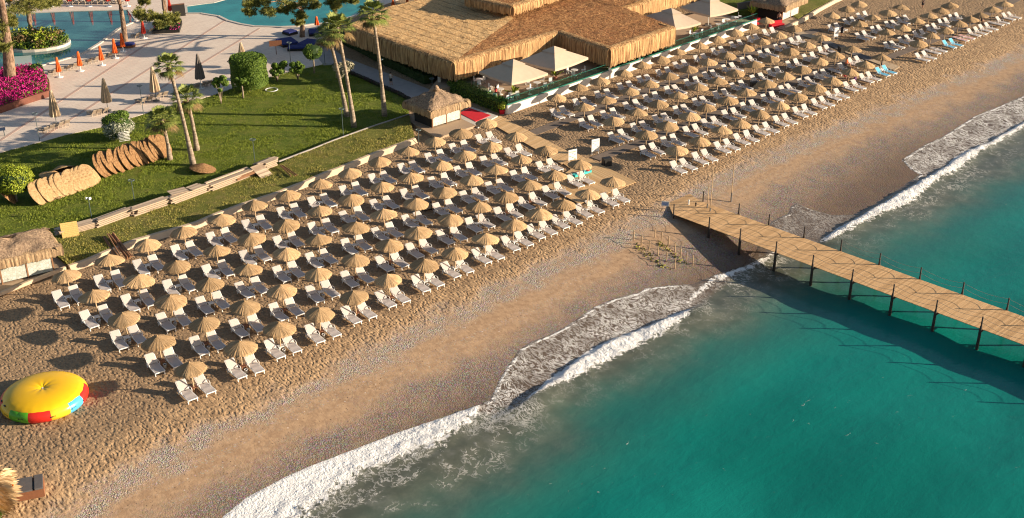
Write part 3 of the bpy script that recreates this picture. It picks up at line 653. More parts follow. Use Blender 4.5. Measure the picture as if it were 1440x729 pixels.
def make_bin():
    root = empty('waste_bin'); b = MB(); b.lathe([(.10, 0), (.13, .30), (.14, .31), (.12, .31), (.09, .05)], 14); b.build('bucket', M['white'], root, True)
    b = MB(); b.lathe([(.115, .26), (.115, .27)], 12); b.build('liner', M['black'], root); return root
BIN = make_bin(); bused = [False]
ORD = ['first', 'second', 'third', 'fourth', 'fifth', 'sixth', 'seventh', 'eighth', 'ninth', 'tenth', 'eleventh', 'twelfth', 'thirteenth', 'fourteenth']
HEAD = math.radians(-52)   # direction head -> foot
def block(rows, name, names, off, skip=(), table=True):
    for i, row in enumerate(rows):
        for j, (a, c) in enumerate(row):
            P = at(a, c, 2.60); base = Vector((P.x, P.y, float(zt(*uv(P)))))
            rn = names[i]; od = ORD[j]
            place_umbrella(base, random.uniform(0, 6.28), f'straw umbrella, {od} from the left, {rn}, {name} block', f'straw umbrellas in the {rn} of the {name} block')
            if (i, j) in skip: continue
            o1 = off(i, j); jr = lambda s: random.uniform(-s, s)
            L1 = base+Vector((o1[0]+jr(.08), o1[1]+jr(.12), 0)); L2 = L1+Vector((1.16+jr(.06), .88+jr(.08), 0))
            g = f'loungers in the {rn} of the {name} block'
            for k, L in enumerate((L1, L2)):
                kind = KINDS.get((name, i, j, k), random.choice(['a', 'a', 'a', 'a2', 'a3'])); sd_ = ('left', 'right')[k]
                rz = HEAD+PI/2+math.radians(jr(3)+ANG.get(name, 0)); L.z = float(zt(*uv(L)))
                col_ = {'a': 'white', 'a2': 'white', 'a3': 'white', 'flat': 'flattened white', 'blue': 'blue-towelled', 'pink': 'pink-towelled'}[kind]
                place_lounger(L, rz, f'{sd_} {col_} lounger, {od} umbrella from left, {rn}, {name} block', g, kind)
            if table:
                m_ = 'brown_table' if (i == 4 or (i == 3 and j < 12)) and (i*7+j) % 5 != 0 and name == 'near' else 'white'
                if name == 'near' and i == 4 and j > 5: m_ = 'white'
                if name != 'near' and (i+j) % 2: m_ = 'brown_table'
                o = TB[m_] if not tused[m_] else copy_tree(TB[m_]); tused[m_] = True
                mid = (L1+L2)/2; d = Vector((-math.cos(HEAD), -math.sin(HEAD), 0)); q = mid+d*.28; q.z = float(zt(*uv(q)))
                o.location = q; o.rotation_euler.z = HEAD+jr(.1)
                cn = 'white' if m_ == 'white' else 'brown'
                tag(o, f'small {cn} table, {od} umbrella from left, {rn}, {name} block', 'side table', f'tables in the {rn} of the {name} block')
                if name == 'near' and i > 0 and (i+j*3) % 4 != 0:
                    o = BIN if not bused[0] else copy_tree(BIN); bused[0] = True
                    q = mid-d*.18; q.z = float(zt(*uv(q))); o.location = q
                    tag(o, f'little white bin, {od} umbrella from left, {rn}, {name} block', 'bin', f'bins in the {rn} of the {name} block')
RN = ['inland row', 'second row from inland', 'middle row', 'second row from sea', 'seaward row']
KINDS = {('middle', 3, 10, 0): 'flat', ('middle', 3, 11, 1): 'a', ('middle', 4, 11, 0): 'blue', ('middle', 4, 11, 1): 'blue', ('far', 3, 2, 0): 'blue', ('far', 3, 2, 1): 'blue', ('far', 3, 3, 0): 'pink', ('far', 3, 3, 1): 'pink', ('far', 3, 1, 0): 'flat', ('far', 3, 1, 1): 'flat', ('far', 3, 6, 0): 'flat'}
ANG = {'near': 0, 'middle': -1, 'far': 1}
LCOUNT = 0
block(LB, 'near', RN, lambda i, j: (-.34, -1.45+.2*i))
block(RB, 'middle', RN, lambda i, j: (.05, -1.5+.05*i))
block(FB, 'far', RN[1:], lambda i, j: (.1, -1.65), table=False)
print('loungers', NL[0])

# ------------------------------------------------------------------ vertical helper
def rise(base, px_, py_, zmax=25):
    """point seen at (px_,py_) that stands most nearly above base"""
    best = None
    for k in range(int(zmax*20)):
        z = base.z+k/20; p = at(px_, py_, z); d = math.hypot(p.x-base.x, p.y-base.y)
        if best is None or d < best[0]: best = (d, p)
    return best[1]
def g0(x, y, z=.02): return at(x, y, z)

# ------------------------------------------------------------------ thatched buildings
def skirt(p, q, z0, z1, out, bulge=.32, ins=.5, jag=.14, seed=0, step=.13):
    """hanging thatch along p->q with outward normal out; one closed curtain"""
    random.seed(seed); p = Vector((p.x, p.y, 0)); q = Vector((q.x, q.y, 0)); L = (q-p).length; n = max(2, int(L/step)); d = (q-p)/L
    prof = [(-ins, z0+.10), (-ins*.45, z0+.10), (-.02, z0+.03), (bulge*.6, z0-.10), (bulge*.9, z0-.3), (bulge, z0-.3-(z0-z1)*.3), (bulge*.95, z0-.3-(z0-z1)*.55), (bulge*.8, z1), (bulge*.8-.22, z1+.02), (-.05, z0-.5)]
    vs = []; fs = []; m_ = len(prof)
    for i in range(n+1):
        j = random.uniform(-jag, jag); o_ = random.uniform(-.035, .035)+.06*mnoise.noise((i*.13, seed, 0))
        for k, (a, z) in enumerate(prof):
            dz = (j if k in (7, 8) else 0)+.05*mnoise.noise((i*.07, seed, 3)); vs.append(p+d*(L*i/n)+out*(a+(o_ if k > 1 else 0))+Vector((0, 0, z+dz)))
    for i in range(n):
        for k in range(m_-1): fs.append((i*m_+k, (i+1)*m_+k, (i+1)*m_+k+1, i*m_+k+1))
    fs += [tuple(range(m_)), tuple(range(n*m_+m_-1, n*m_-1, -1))]
    return vs, fs
def kiosk(name, label, fl, fr, zf, depth, eave, apex_h, over, roof_mat, plat=None, ridge=0, panels=2, sk=.65):
    """fl, fr: front wall base corners (world)"""
    d = (fr-fl); W = d.length; d.normalize(); back = Vector((-d.y, d.x, 0)); ang = math.atan2(d.y, d.x)
    root = empty(name, (fl.x, fl.y, 0), ang); tag(root, label, 'thatched kiosk')
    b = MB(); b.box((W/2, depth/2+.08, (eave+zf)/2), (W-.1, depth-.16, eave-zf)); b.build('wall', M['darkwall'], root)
    pw = W/panels
    for i in range(panels):
        b = MB(); b.box((pw*(i+.5), -.02, zf+.15+(eave-zf-.3)/2), (pw-.12, .10, eave-zf-.3)); b.build('mosaic_panel', M['mosaic'], root)
    for i in range(panels+1):
        b = MB(); b.box((pw*i, -.03, zf+(eave-zf)/2), (.12, .16, eave-zf)); b.build('post', M['brownw'], root)
    # roof: four slopes as one noisy thatch shell plus skirts
    x0, x1, y0, y1 = -over, W+over, -over, depth+over; xc0 = (x0+x1)/2-ridge/2; xc1 = (x0+x1)/2+ridge/2; yc = (y0+y1)/2
    b = MB(); n = 26; cor = [Vector((x0, y0, eave+.45)), Vector((x1, y0, eave+.45)), Vector((x1, y1, eave+.45)), Vector((x0, y1, eave+.45))]
    tops = [Vector((xc0, yc, eave+apex_h)), Vector((xc1, yc, eave+apex_h)), Vector((xc1, yc, eave+apex_h)), Vector((xc0, yc, eave+apex_h))]
    rings = 12; per = 18; vs = []; fs = []
    for r in range(rings+1):
        t_ = r/rings
        for s_ in range(4):
            A_, B_ = cor[s_].lerp(tops[s_], t_), cor[(s_+1) % 4].lerp(tops[(s_+1) % 4], t_)
            for k in range(per):
                p = A_.lerp(B_, k/per); nn = mnoise.fractal(p*.9, .9, 2, 4); c_ = Vector(((x0+x1)/2, yc, p.z)); o_ = (p-c_); o_.normalize() if o_.length > .01 else None
                p = p+o_*.12*nn*(1-t_)+Vector((0, 0, .22*nn+.12*math.sin(t_*PI))); vs.append(p)
    N_ = 4*per
    for r in range(rings):
        for k in range(N_): fs.append((r*N_+k, r*N_+(k+1) % N_, (r+1)*N_+(k+1) % N_, (r+1)*N_+k))
    fs.append(tuple(range(rings*N_, rings*N_+N_))); b.add(vs, fs); rf = b.build('roof', roof_mat, root, True)
    for s_ in range(4):
        A_, B_ = cor[s_], cor[(s_+1) % 4]; dd = (B_-A_).normalized(); out = Vector((dd.y, -dd.x, 0)); ext = dd*.18
        vs, fs = skirt(A_-ext, B_+ext, eave+.42, eave-sk+.3, out, .2, .5, .08, s_+3); b = MB(); b.add(vs, fs); b.build('thatch_skirt', M['skirt_old'], rf)
    b = MB(); b.lathe([(.42, 0), (.36, .25), (.24, .5), (.1, .62)], 14, (xc0, yc, eave+apex_h-.05), jit=.2); b.build('ridge_cap', roof_mat, rf, True)
    if plat: pass
    return root
M['roof_old'] = thatch_flow('old_roof_thatch', (5, 5, 5), (.13, .085, .06, 1), (.50, .36, .24, 1), (.30, .21, .15, 1), .16)
# left kiosk
plA = px([(-60,438),(2,412),(80,380),(98,372),(86,355),(60,345),(-60,400)], .25)
b = MB(); b.prism(plA, -.2, .25); tag(b.build('kiosk_platform', M['platw']), 'wooden step platform around the thatched kiosk at the left edge', 'platform')
b = MB(); e0 = px([(-60,440),(1,413),(92,377)], .3)
for i in range(2): b.beam(e0[i], e0[i+1], .25, .3)
tag(b.build('platform_kerb', M['cream']), 'cream kerb in front of the left kiosk platform', 'kerb')
kf, kr = at(6, 399, .25), at(76, 382, .25); dirA = (kr-kf).normalized()
kiosk('beach_kiosk', 'thatched kiosk with white mosaic counter at the left edge beside the lawn', kf-dirA*2.3, kr, .25, 3.0, 2.35, 1.45, .75, M['roof_old'], ridge=2.2, panels=3)
# middle kiosk
plB = px([(571,168),(584,176),(615,194),(672,176),(664,160),(640,150),(600,152)], .25)
b = MB(); b.prism(plB, -.2, .25); tag(b.build('kiosk_platform', M['platw']), 'wooden platform under the thatched kiosk at the boardwalk head', 'platform')
kb = at(608, 180, .25); kc = at(647, 168, .25)
kiosk('beach_kiosk', 'square thatched kiosk with pointed roof beside the red carpet', kb, kc, .25, 3.3, 2.15, 1.75, .75, M['roof_old'], ridge=0, panels=2)
# far kiosk
kd = at(1099, 30, .2); ke = at(1122, 20, .2)
kiosk('beach_kiosk', 'thatched kiosk with pale mosaic wall at the top edge, far end of the restaurant terrace', kd, ke, .2, 4.0, 2.2, 1.6, .8, M['roof_old'], ridge=.5, panels=2)
b = MB(); b.prism(px([(1085,32),(1105,41),(1150,16),(1140,8),(1095,18)], .2), -.2, .2); tag(b.build('kiosk_platform', M['platw']), 'low platform in front of the far kiosk', 'platform')
# red carpet
b = MB(); b.prism(px([(646,159),(660,152),(690,162),(669,171)], .30), .26, .30); tag(b.build('red_carpet', M['red']), 'bright red carpet at the head of the boardwalk', 'carpet')
b = MB(); b.prism(px([(640,163),(662,150),(700,163),(672,178)], .255), -.1, .255); tag(b.build('entrance_slab', M['rimstone']), kind='structure')

# restaurant
colb = at(857, 111, 0); zsk = rise(colb, 857, 93, 6).z; ZR = zsk+2.35
def rp(x, y, z=None): return at(x, y, ZR if z is None else z)
A_ = rp(487, 36); B_ = rp(637, 88); Cc = rp(785, 45); Dd = rp(857, 69); Ee = rp(948, 38); Ff = rp(873, 14); Gg = rp(1010, -32)
rest = empty('restaurant', (0, 0, 0)); tag(rest, 'long beach restaurant under a broad golden thatched roof', 'restaurant')
Tt = rp(722, 26, ZR+.12); Uu = rp(640, -12, ZR+.15); Hh = rp(545, 10, ZR+.1)
lang = math.atan2((B_-A_).y, (B_-A_).x)
M['roofL'] = thatch_flow('roof_thatch_golden', (7, 7, 7), (.28, .15, .06, 1), (.95, .66, .34, 1), (.66, .40, .17, 1), .16, lines=(-lang, .62), dark=.4)
M['roofR'] = thatch_flow('roof_thatch_brown', (2.6, 2.6, 2.6), (.13, .05, .022, 1), (.66, .35, .15, 1), (.27, .105, .05, 1), .32)
def slope(pts, mat, name='roof_slope'):
    b = MB(); cx = sum((p for p in pts), Vector())/len(pts)
    # fine fan so that the surface can be uneven
    import mathutils.geometry
    tris = mathutils.geometry.tessellate_polygon([[Vector((p.x, p.y, 0)) for p in pts]])
    for t3 in tris:
        P = [pts[i] for i in t3]; n = max(2, int(max((P[0]-P[1]).length, (P[1]-P[2]).length, (P[2]-P[0]).length)/.5)); idx = {}
        for i in range(n+1):
            for j in range(n+1-i):
                p = P[0]+(P[1]-P[0])*(i/n)+(P[2]-P[0])*(j/n); q = Vector((p.x, p.y, p.z+.10*mnoise.fractal(Vector((p.x, p.y, 0))*.8, .8, 2, 4)))
                idx[(i, j)] = len(b.v); b.v.append(tuple(q))
        for i in range(n):
            for j in range(n-i):
                f1 = (idx[(i, j)], idx[(i+1, j)], idx[(i, j+1)]); b.f.append(f1)
                if j < n-i-1: b.f.append((idx[(i+1, j)], idx[(i+1, j+1)], idx[(i, j+1)]))
    o = b.build(name, mat, rest, True)
    import bmesh; bm = bmesh.new(); bm.from_mesh(o.data); bmesh.ops.remove_doubles(bm, verts=bm.verts, dist=.001); bmesh.ops.recalc_face_normals(bm, faces=bm.faces)
    if sum(f.normal.z for f in bm.faces) < 0: bmesh.ops.reverse_faces(bm, faces=bm.faces)
    bm.to_mesh(o.data); bm.free(); return o
slope([A_, B_, Tt, Uu, Hh], M['roofL']); slope([B_, Cc, Ff+Vector((0, 0, .5)), Gg+Vector((0, 0, .5)), rp(860, -60, ZR+1.6), rp(720, -40, ZR+1.6), Uu, Tt], M['roofR'])
slope([Cc, Dd, Ee, Ff+Vector((0, 0, .5))], M['roofR'])
def rskirt(p, q, top=None, drop=2.35, seed=1, mat='skirt'):
    dd = (q-p); dd.z = 0; dd.normalize(); out = Vector((dd.y, -dd.x, 0)); z0 = ZR if top is None else top
    vs, fs = skirt(p, q, z0, z0-drop, out, .35, .7, .16, seed); b = MB(); b.add(vs, fs); return b.build('thatch_skirt', M[mat], rest)
rskirt(A_, B_, seed=1); rskirt(B_, Cc, seed=2); rskirt(Cc, Dd, seed=3); rskirt(Dd, Ee, seed=4); rskirt(Ee, Ff, seed=5); rskirt(Ff, Gg, seed=6)
# upper tier
T1 = rp(655, -4, ZR+2.0); T2 = rp(720, 9, ZR+2.0); T3 = rp(800, -16, ZR+2.0); T4 = rp(740, -60, ZR+2.0)
slope([T1, T2, T3, T4], M['roofR'])
rskirt(T1, T2, ZR+2.0, 1.2, 7); rskirt(T2, T3, ZR+2.0, 1.2, 8)
# body under the roof: dark core added so no light shows through
def inset(P, q, k): return P.lerp(q, k)
cen = (B_+Uu)/2
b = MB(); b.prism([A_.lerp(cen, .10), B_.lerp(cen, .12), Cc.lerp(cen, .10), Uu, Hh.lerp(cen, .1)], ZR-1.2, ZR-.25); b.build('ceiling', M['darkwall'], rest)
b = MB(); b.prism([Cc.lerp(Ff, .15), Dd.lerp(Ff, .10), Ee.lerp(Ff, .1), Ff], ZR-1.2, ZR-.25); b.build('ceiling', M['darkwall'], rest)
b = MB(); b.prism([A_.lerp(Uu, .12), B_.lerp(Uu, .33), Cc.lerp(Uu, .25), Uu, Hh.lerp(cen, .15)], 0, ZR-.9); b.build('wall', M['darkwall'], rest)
ZF = .75
for q in (B_+(Cc-B_)*.04, B_+(Cc-B_)*.35, B_+(Cc-B_)*.7, Cc, B_+(A_-B_)*.12):
    q2 = q+Vector((-.1, .5, 0)); b = MB(); b.box((q2.x, q2.y, (ZF+ZR-.6)/2), (.35, .35, ZR-.6-ZF)); b.build('column', M['whitewall'], rest)
for q in (Dd, Dd+(Ee-Dd)*.45, Dd+(Ee-Dd)*.95):
    q2 = Vector((q.x+.15, q.y+.35, 0)); b = MB(); b.box((q2.x, q2.y, (ZR-.6)/2), (.3, .3, ZR-.6)); b.build('column', M['whitewall'], rest)
# terrace of the restaurant with white wall and glass fence
W0, W1 = at(713, 161, 0), at(1063, 38, 0); WZ = rise(W0, 713, 149, 4).z
dW = (W1-W0).normalized(); nW = Vector((-dW.y, dW.x, 0))
floor = [W0+nW*.1, W1+nW*.1, W1+nW*9, B_+Vector((0, 6, 0))+nW*2, B_+Vector((-3, -.6, 0)), at(640, 121, ZF)]
b = MB(); b.prism(floor, -.1, ZF); o = b.build('restaurant_deck', M['platw']); tag(o, kind='structure')
wall_run([W0, W1], -.1, WZ, .22, .02, M['whitewall'], 'terrace_wall', 'white wall of the restaurant terrace facing the middle block umbrellas', 'wall')
sideA = at(640, 122, 0); sideA = W0+(sideA-W0)
wall_run([sideA, W0], -.1, ZF+.25, .2, .0, M['whitewall'], 'terrace_side_wall', 'short white wall behind the hedge at the boardwalk head', 'wall')
gf = empty('glass_fence', (0, 0, 0)); tag(gf, 'green tinted glass fence along the top of the white terrace wall', 'fence')
Lw = (W1-W0).length; k = int(Lw/1.8)
for i in range(k):
    a = W0+dW*(Lw*i/k+.05); c = W0+dW*(Lw*(i+1)/k-.05); b = MB(); b.beam(Vector((a.x, a.y, WZ+.55)), Vector((c.x, c.y, WZ+.55)), .02, .75); b.build('glass_pane', M['glass'], gf)
b = MB(); b.beam(W0+Vector((0, 0, WZ+.12)), W1+Vector((0, 0, WZ+.12)), .10, .13); b.build('bottom_rail', M['glassgreen'], gf)
b = MB(); b.beam(W0+Vector((0, 0, WZ+.95)), W1+Vector((0, 0, WZ+.95)), .05, .04); b.build('top_rail', M['glassgreen'], gf)
g2 = empty('glass_fence', (0, 0, 0)); tag(g2, 'glass fence behind the hedge on the short side of the terrace', 'fence')
for i in range(6):
    a = sideA.lerp(W0, i/6+.01); c = sideA.lerp(W0, (i+1)/6-.01); b = MB(); b.beam(Vector((a.x, a.y, ZF+.75)), Vector((c.x, c.y, ZF+.75)), .02, .9); b.build('glass_pane', M['glass'], g2)

# square parasols
def parasol(left, front, right, apex, zr, label):
    c = (at(*left, zr)+at(*right, zr))/2; v1 = at(*right, zr)-c; v2 = at(*front, zr)-c; s_ = .92*(v1.length+v2.length)/2; v1 = v1.normalized()*s_; v2 = v2.normalized()*s_
    root = empty('square_parasol', (c.x, c.y, ZF)); tag(root, label, 'parasol', 'square cream parasols on the restaurant terrace')
    z = zr-ZF; H = 1.55; co = [v1, v2, -v1, -v2]; b = MB(); vs = []; fs = []
    for i in range(4):
        p, q = co[i], co[(i+1) % 4]; n = 6
        base = len(vs)
        for j in range(n+1):
            for k2 in range(n+1):
                e = p.lerp(q, k2/n)*(1-.72*j/n) ; sag = -.12*math.sin(PI*k2/n)*(1-j/n)
                vs.append(Vector((e.x, e.y, z+H*.72*j/n+sag)))
        for j in range(n):
            for k2 in range(n): fs.append((base+j*(n+1)+k2, base+j*(n+1)+k2+1, base+(j+1)*(n+1)+k2+1, base+(j+1)*(n+1)+k2))
        b2 = len(vs)
        for k2 in range(n+1):
            e = p.lerp(q, k2/n); sag = -.12*math.sin(PI*k2/n); vs += [Vector((e.x, e.y, z+sag)), Vector((e.x*1.005, e.y*1.005, z+sag-.28))]
        for k2 in range(n): fs.append((b2+2*k2, b2+2*k2+1, b2+2*k2+3, b2+2*k2+2))
    b.add(vs, fs); b.build('canopy', M['parasol'], root)
    b = MB(); ap = Vector((0, 0, z+H+.12))
    for i in range(4):
        p, q = co[i]*.36, co[(i+1) % 4]*.36; b.add([Vector((p.x, p.y, z+H*.72)), Vector((q.x, q.y, z+H*.72)), ap], [(0, 1, 2)])
    b.build('vent_cap', M['parasol'], root)
    b = MB(); b.tube([(0, 0, 0), (0, 0, z+H)], .06, 8); b.build('pole', M['white'], root)
    for i in range(4): b = MB(); b.beam((0, 0, z+H-.2), co[i]*.97+Vector((0, 0, z-.02)), .04, .04); b.build('rib', M['white'], root)
    b = MB(); b.box((0, 0, .06), (.9, .9, .12)); b.build('base', M['greywall'], root)
    return root
parasol((677,101), (719,121), (767,103), (719,88), 3.35, 'cream square parasol beside the hedge, nearest to the boardwalk')
parasol((733,85), (781,101), (825,81), (778,66), 3.35, 'cream square parasol between the first parasol and the roof corner')
parasol((902,24), (951,42), (985,32), (945,13), 3.35, 'cream square parasol just beyond the jutting roof corner')
parasol((958,10), (999,24), (1037,13), (998,-3), 3.35, 'cream square parasol nearest to the far end of the terrace')
# dining furniture
def chair(c, rz, mat, label, group):
    root = empty('dining_chair', c, rz); tag(root, label, 'chair', group); m_ = M[mat]
    b = MB(); b.box((0, 0, .45), (.46, .46, .05)); b.build('seat', m_, root); b = MB(); b.box((0, .22, .70), (.46, .05, .45)); b.build('backrest', m_, root)
    for sx in (-1, 1):
        for sy in (-1, 1): b = MB(); b.beam((sx*.2, sy*.2, .43), (sx*.21, sy*.21, 0), .04, .04, Vector((0, 1, 0))); b.build('leg', m_, root)
    return root
def dtable(c, mat, label, group):
    root = empty('dining_table', c); tag(root, label, 'table', group); b = MB(); b.lathe([(.02, .74), (.45, .74), (.45, .71), (.02, .71)], 20); b.build('table_top', M[mat], root)
    b = MB(); b.lathe([(.28, 0), (.26, .03), (.04, .06), (.04, .72)], 12); b.build('pedestal', M[mat], root); return root
ch = None; tb = None; seats = [(728,139,.3),(697,141,2.6),(712,144,4.),(748,129,1.2),(766,126,3.4),(775,120,.4),(742,120,2.),(762,117,5),(702,129,1.),(690,127,2.),(687,134,4.2),(719,141,2.2),(800,105,1),(806,110,3),(820,103,5),(669,118,1.5),(679,117,4.),(674,123,0),(972,52,1),(985,50,4),(1001,45,2),(1018,36,.5),(1030,31,3),(1013,40,5),(980,58,2.8),(1040,27,1.4)]
for i, (x, y, rz) in enumerate(seats):
    c = at(x, y, ZF); lb = ('white chair on the restaurant terrace ' if i < 18 else 'white chair on the far terrace ')+['near the hedge corner', 'under the first square parasol', 'close to the glass fence', 'under the thatched eave'][i % 4]
    gp = 'white terrace chairs ' + lb[13:]
    if ch is None: ch = chair(c, rz, 'white', lb, gp); KIDS.clear()
    else: o = copy_tree(ch); o.location = c; o.rotation_euler.z = rz; tag(o, lb, 'chair', gp)
for i, (x, y) in enumerate([(720,140),(755,124),(704,133),(745,133),(808,106),(674,119),(978,54),(1010,41),(1034,31),(1022,34)]):
    c = at(x, y, ZF); lb = 'round white table on the restaurant terrace' if i < 6 else 'round white table on the far part of the terrace'
    if tb is None: tb = dtable(c, 'white', lb, 'tables on the near terrace')
    else: o = copy_tree(tb); o.location = c; tag(o, lb, 'table', 'tables on the near terrace' if i < 6 else 'tables on the far terrace')

# ------------------------------------------------------------------ plants
def leaf_mesh(b, P, s, nrm=None, asp=1.6):
    n = Vector((random.gauss(0, 1), random.gauss(0, 1), random.gauss(0, 1)+.3)).normalized() if nrm is None else (nrm+Vector((random.gauss(0, .5), random.gauss(0, .5), random.gauss(0, .5)))).normalized()
    a = n.orthogonal().normalized(); ang = random.uniform(0, 6.28); a = (a*math.cos(ang)+n.cross(a)*math.sin(ang)); c = n.cross(a)
    s *= random.uniform(.6, 1.3); a *= s*asp*.5; c *= s*.5
    b.add([P-a, P+c, P+a, P-c], [(0, 1, 2, 3)])
def crown(clumps, n, s, mat, root, name='crown'):
    b = MB(); tot = sum(r[3]**2 for r in clumps)
    for (x, y, z, r) in clumps:
        for _ in range(int(n*r*r/tot)):
            d = Vector((random.gauss(0, 1), random.gauss(0, 1), random.gauss(0, 1))).normalized(); rr = r*random.uniform(.55, 1.05)**.6
            leaf_mesh(b, Vector((x, y, z))+Vector((d.x, d.y, d.z*.8))*rr, s, d)
    return b.build(name, mat, root)
def bush(name, base, label, cat, h, r, mat, n=2500, s=.14, trunk=.0, group=None, shape='ball', multi=0):
    random.seed(hash(label) % 1000 if False else int(abs(base.x*13+base.y*7)) % 997); root = empty(name, base); tag(root, label, cat, group); cl = []
    if shape == 'ball':
        for _ in range(26):
            d = Vector((random.gauss(0, 1), random.gauss(0, 1), random.gauss(0, 1))).normalized(); cl.append((d.x*r*.55, d.y*r*.55, trunk+h/2+d.z*h*.27, r*.45))
    elif shape == 'box':
        for i in range(110):
            a = random.uniform(0, 6.28); q = random.choice([.72, .72, .5, .25]); cl.append((math.cos(a)*r*q, math.sin(a)*r*q, trunk+random.uniform(.14, .88)*h, r*.27))
    elif shape == 'loose':
        for _ in range(9):
            a = random.uniform(0, 6.28); q = random.uniform(.2, .9); cl.append((math.cos(a)*r*q, math.sin(a)*r*q, trunk+random.uniform(.3, .95)*h, r*random.uniform(.25, .45)))
    if shape in ('ball', 'box'):
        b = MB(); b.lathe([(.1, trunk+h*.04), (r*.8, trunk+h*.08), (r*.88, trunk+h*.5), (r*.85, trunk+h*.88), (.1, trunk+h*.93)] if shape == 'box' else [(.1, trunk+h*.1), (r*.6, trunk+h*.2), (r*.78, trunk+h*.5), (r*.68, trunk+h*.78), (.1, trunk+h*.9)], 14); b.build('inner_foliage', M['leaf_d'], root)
    if shape == 'box':
        b = MB()
        for _ in range(n):
            if random.random() < .30: a = random.uniform(0, 6.28); q = r*math.sqrt(random.random())*.95; p = Vector((q*math.cos(a), q*math.sin(a), trunk+h+random.uniform(-.12, .08)-.25*(q/r)**4)); nn = Vector((0, 0, 1))
            else: a = random.uniform(0, 6.28); k = random.random(); q = r*(1+.04*math.sin(5*a)+.03*math.sin(k*9)+random.uniform(-.05, .03))*(1-.12*max(0, k-.85)/.15); p = Vector((q*math.cos(a), q*math.sin(a), trunk+h*k)); nn = Vector((math.cos(a), math.sin(a), 0))
            leaf_mesh(b, p, s, nn)
        b.build('crown', M[mat], root)
    else: crown(cl, n, s, M[mat], root, 'crown')
    if trunk > 0:
        b = MB(); b.tube([(0, 0, -.1), (.03, 0, trunk*.6), (0, .02, trunk+h*.3)], [.12, .10, .08], 8); b.build('trunk', M['palmbark'], root, True)
    for k in range(multi):
        a = k*2*PI/multi; b = MB(); b.tube([(0, 0, -.05), (math.cos(a)*r*.25, math.sin(a)*r*.25, trunk+h*.3), (math.cos(a)*r*.55, math.sin(a)*r*.55, trunk+h*.65)], [.06, .045, .03], 6); b.build('stem', M['palmbark'], root, True)
    return root
def palm(bx, by, cx_, cy_, label, cr=1.6, n=30, group='fan palms on the lawn'):
    base = g0(bx, by); top = rise(base, cx_, cy_, 20); random.seed(int(bx*3+by)); root = empty('palm_tree', base); tag(root, label, 'palm tree', group); t_ = top-base
    b = MB(); pts = []; rad = []
    for i in range(16):
        k = i/15; pts.append(Vector((t_.x*k+.12*math.sin(k*3), t_.y*k, t_.z*k-.1*(i == 0)))); rad.append((.34-.14*min(1, k*3) if k < .33 else .20-.03*k)+.012*(i % 2))
    b.tube(pts, rad, 12); b.build('trunk', M['palmbark'], root, True)
    # ragged brown crown shaft
    b = MB()
    for _ in range(90):
        a = random.uniform(0, 6.28); z = random.uniform(-1.3, -.1); r0 = .2; p = t_+Vector((math.cos(a)*r0, math.sin(a)*r0, z)); q = p+Vector((math.cos(a)*.22, math.sin(a)*.22, -random.uniform(.3, .7))); s_ = Vector((-math.sin(a), math.cos(a), 0))*.06; b.add([p-s_, p+s_, q], [(0, 1, 2)])
    b.build('dead_frond_skirt', M['palmdead'], root)
    for k in range(n):
        a = k*2.399+random.uniform(-.2, .2); el = 1.25-1.9*(k/n)+random.uniform(-.12, .12); d = Vector((math.cos(a)*math.cos(el), math.sin(a)*math.cos(el), math.sin(el))); L = cr*random.uniform(.5, .66)
        e = t_+d*L+Vector((0, 0, -.12*L)); b = MB(); side = d.cross(Vector((0, 0, 1))).normalized(); u2 = side.cross(d).normalized(); b.tube([t_, t_+d*L*.5+Vector((0, 0, .02)), e], [.03, .022, .018], 4)
        for j in range(15):
            f = (j/14-.5)*2.5; dd = (d*math.cos(f)+side*math.sin(f)).normalized(); Lb = cr*random.uniform(.58, .74)*(1-.15*abs(f)/1.25)
            m1 = e+dd*Lb*.6+Vector((0, 0, -.06))*Lb; t1 = e+dd*Lb+Vector((0, 0, -.34*Lb)); w_ = dd.cross(u2).normalized()*.055*cr/1.6
            b.add([e-w_*.5, e+w_*.5, m1+w_, m1-w_], [(0, 1, 2, 3)]); b.add([m1-w_, m1+w_, t1], [(0, 1, 2)])
        b.build('frond', M['palmleaf'] if el > -.35 else M['palmdead'], root)
    return root
palm(272, 233, 237, 92, 'tall slender palm at the centre of the lawn beside the small thatch heap', 1.5)
palm(277, 211, 262, 138, 'medium palm just behind the tall slender one', 1.7)
palm(239, 225, 227, 168, 'short palm at the end of the brown canopy heap', 1.7)
palm(498, 179, 474, 38, 'tall palm with the thick leaning trunk on the shaded lawn', 1.9)
palm(488, 164, 462, 50, 'palm half hidden behind the thick leaning palm', 1.7)
palm(541, 164, 524, 20, 'tall palm nearest to the restaurant roof', 1.9)
bush('clipped_tree', g0(24, 284), 'round yellow-green clipped tree at the left edge beside the thatch canopies', 'tree', 2.9, 2.1, 'leaf_y', 14000, .12, .9)
bush('clipped_tree', g0(352, 128), 'large block-shaped clipped green tree behind the lawn', 'tree', 3.7, 2.2, 'leaf', 20000, .11, .8, shape='box')
bush('clipped_tree', g0(442, 103), 'ball-shaped clipped tree on a thin trunk beside the blue cushions', 'tree', 2.3, 1.35, 'leaf', 8000, .10, 1.7)
bush('flowering_shrub', g0(390, 115), 'leafy shrub with bare stems beside the block-shaped tree', 'shrub', 2.1, 1.3, 'leaf', 2200, .17, .4, shape='loose', multi=4)
bush('flowering_shrub', g0(419, 112), 'small shrub with reddish stems between block tree and ball tree', 'shrub', 1.9, 1.1, 'leaf', 1800, .16, .4, shape='loose', multi=4)
bush('young_tree', g0(311, 146), 'young two-tiered green shrub tree on the lawn edge', 'tree', 2.9, 1.05, 'leaf', 2600, .16, .7, shape='loose', multi=3)
bush('young_tree', g0(342, 138), 'thin young tree with a pale trunk in front of the block-shaped tree', 'tree', 1.3, .8, 'leaf', 900, .15, 1.2, shape='loose')
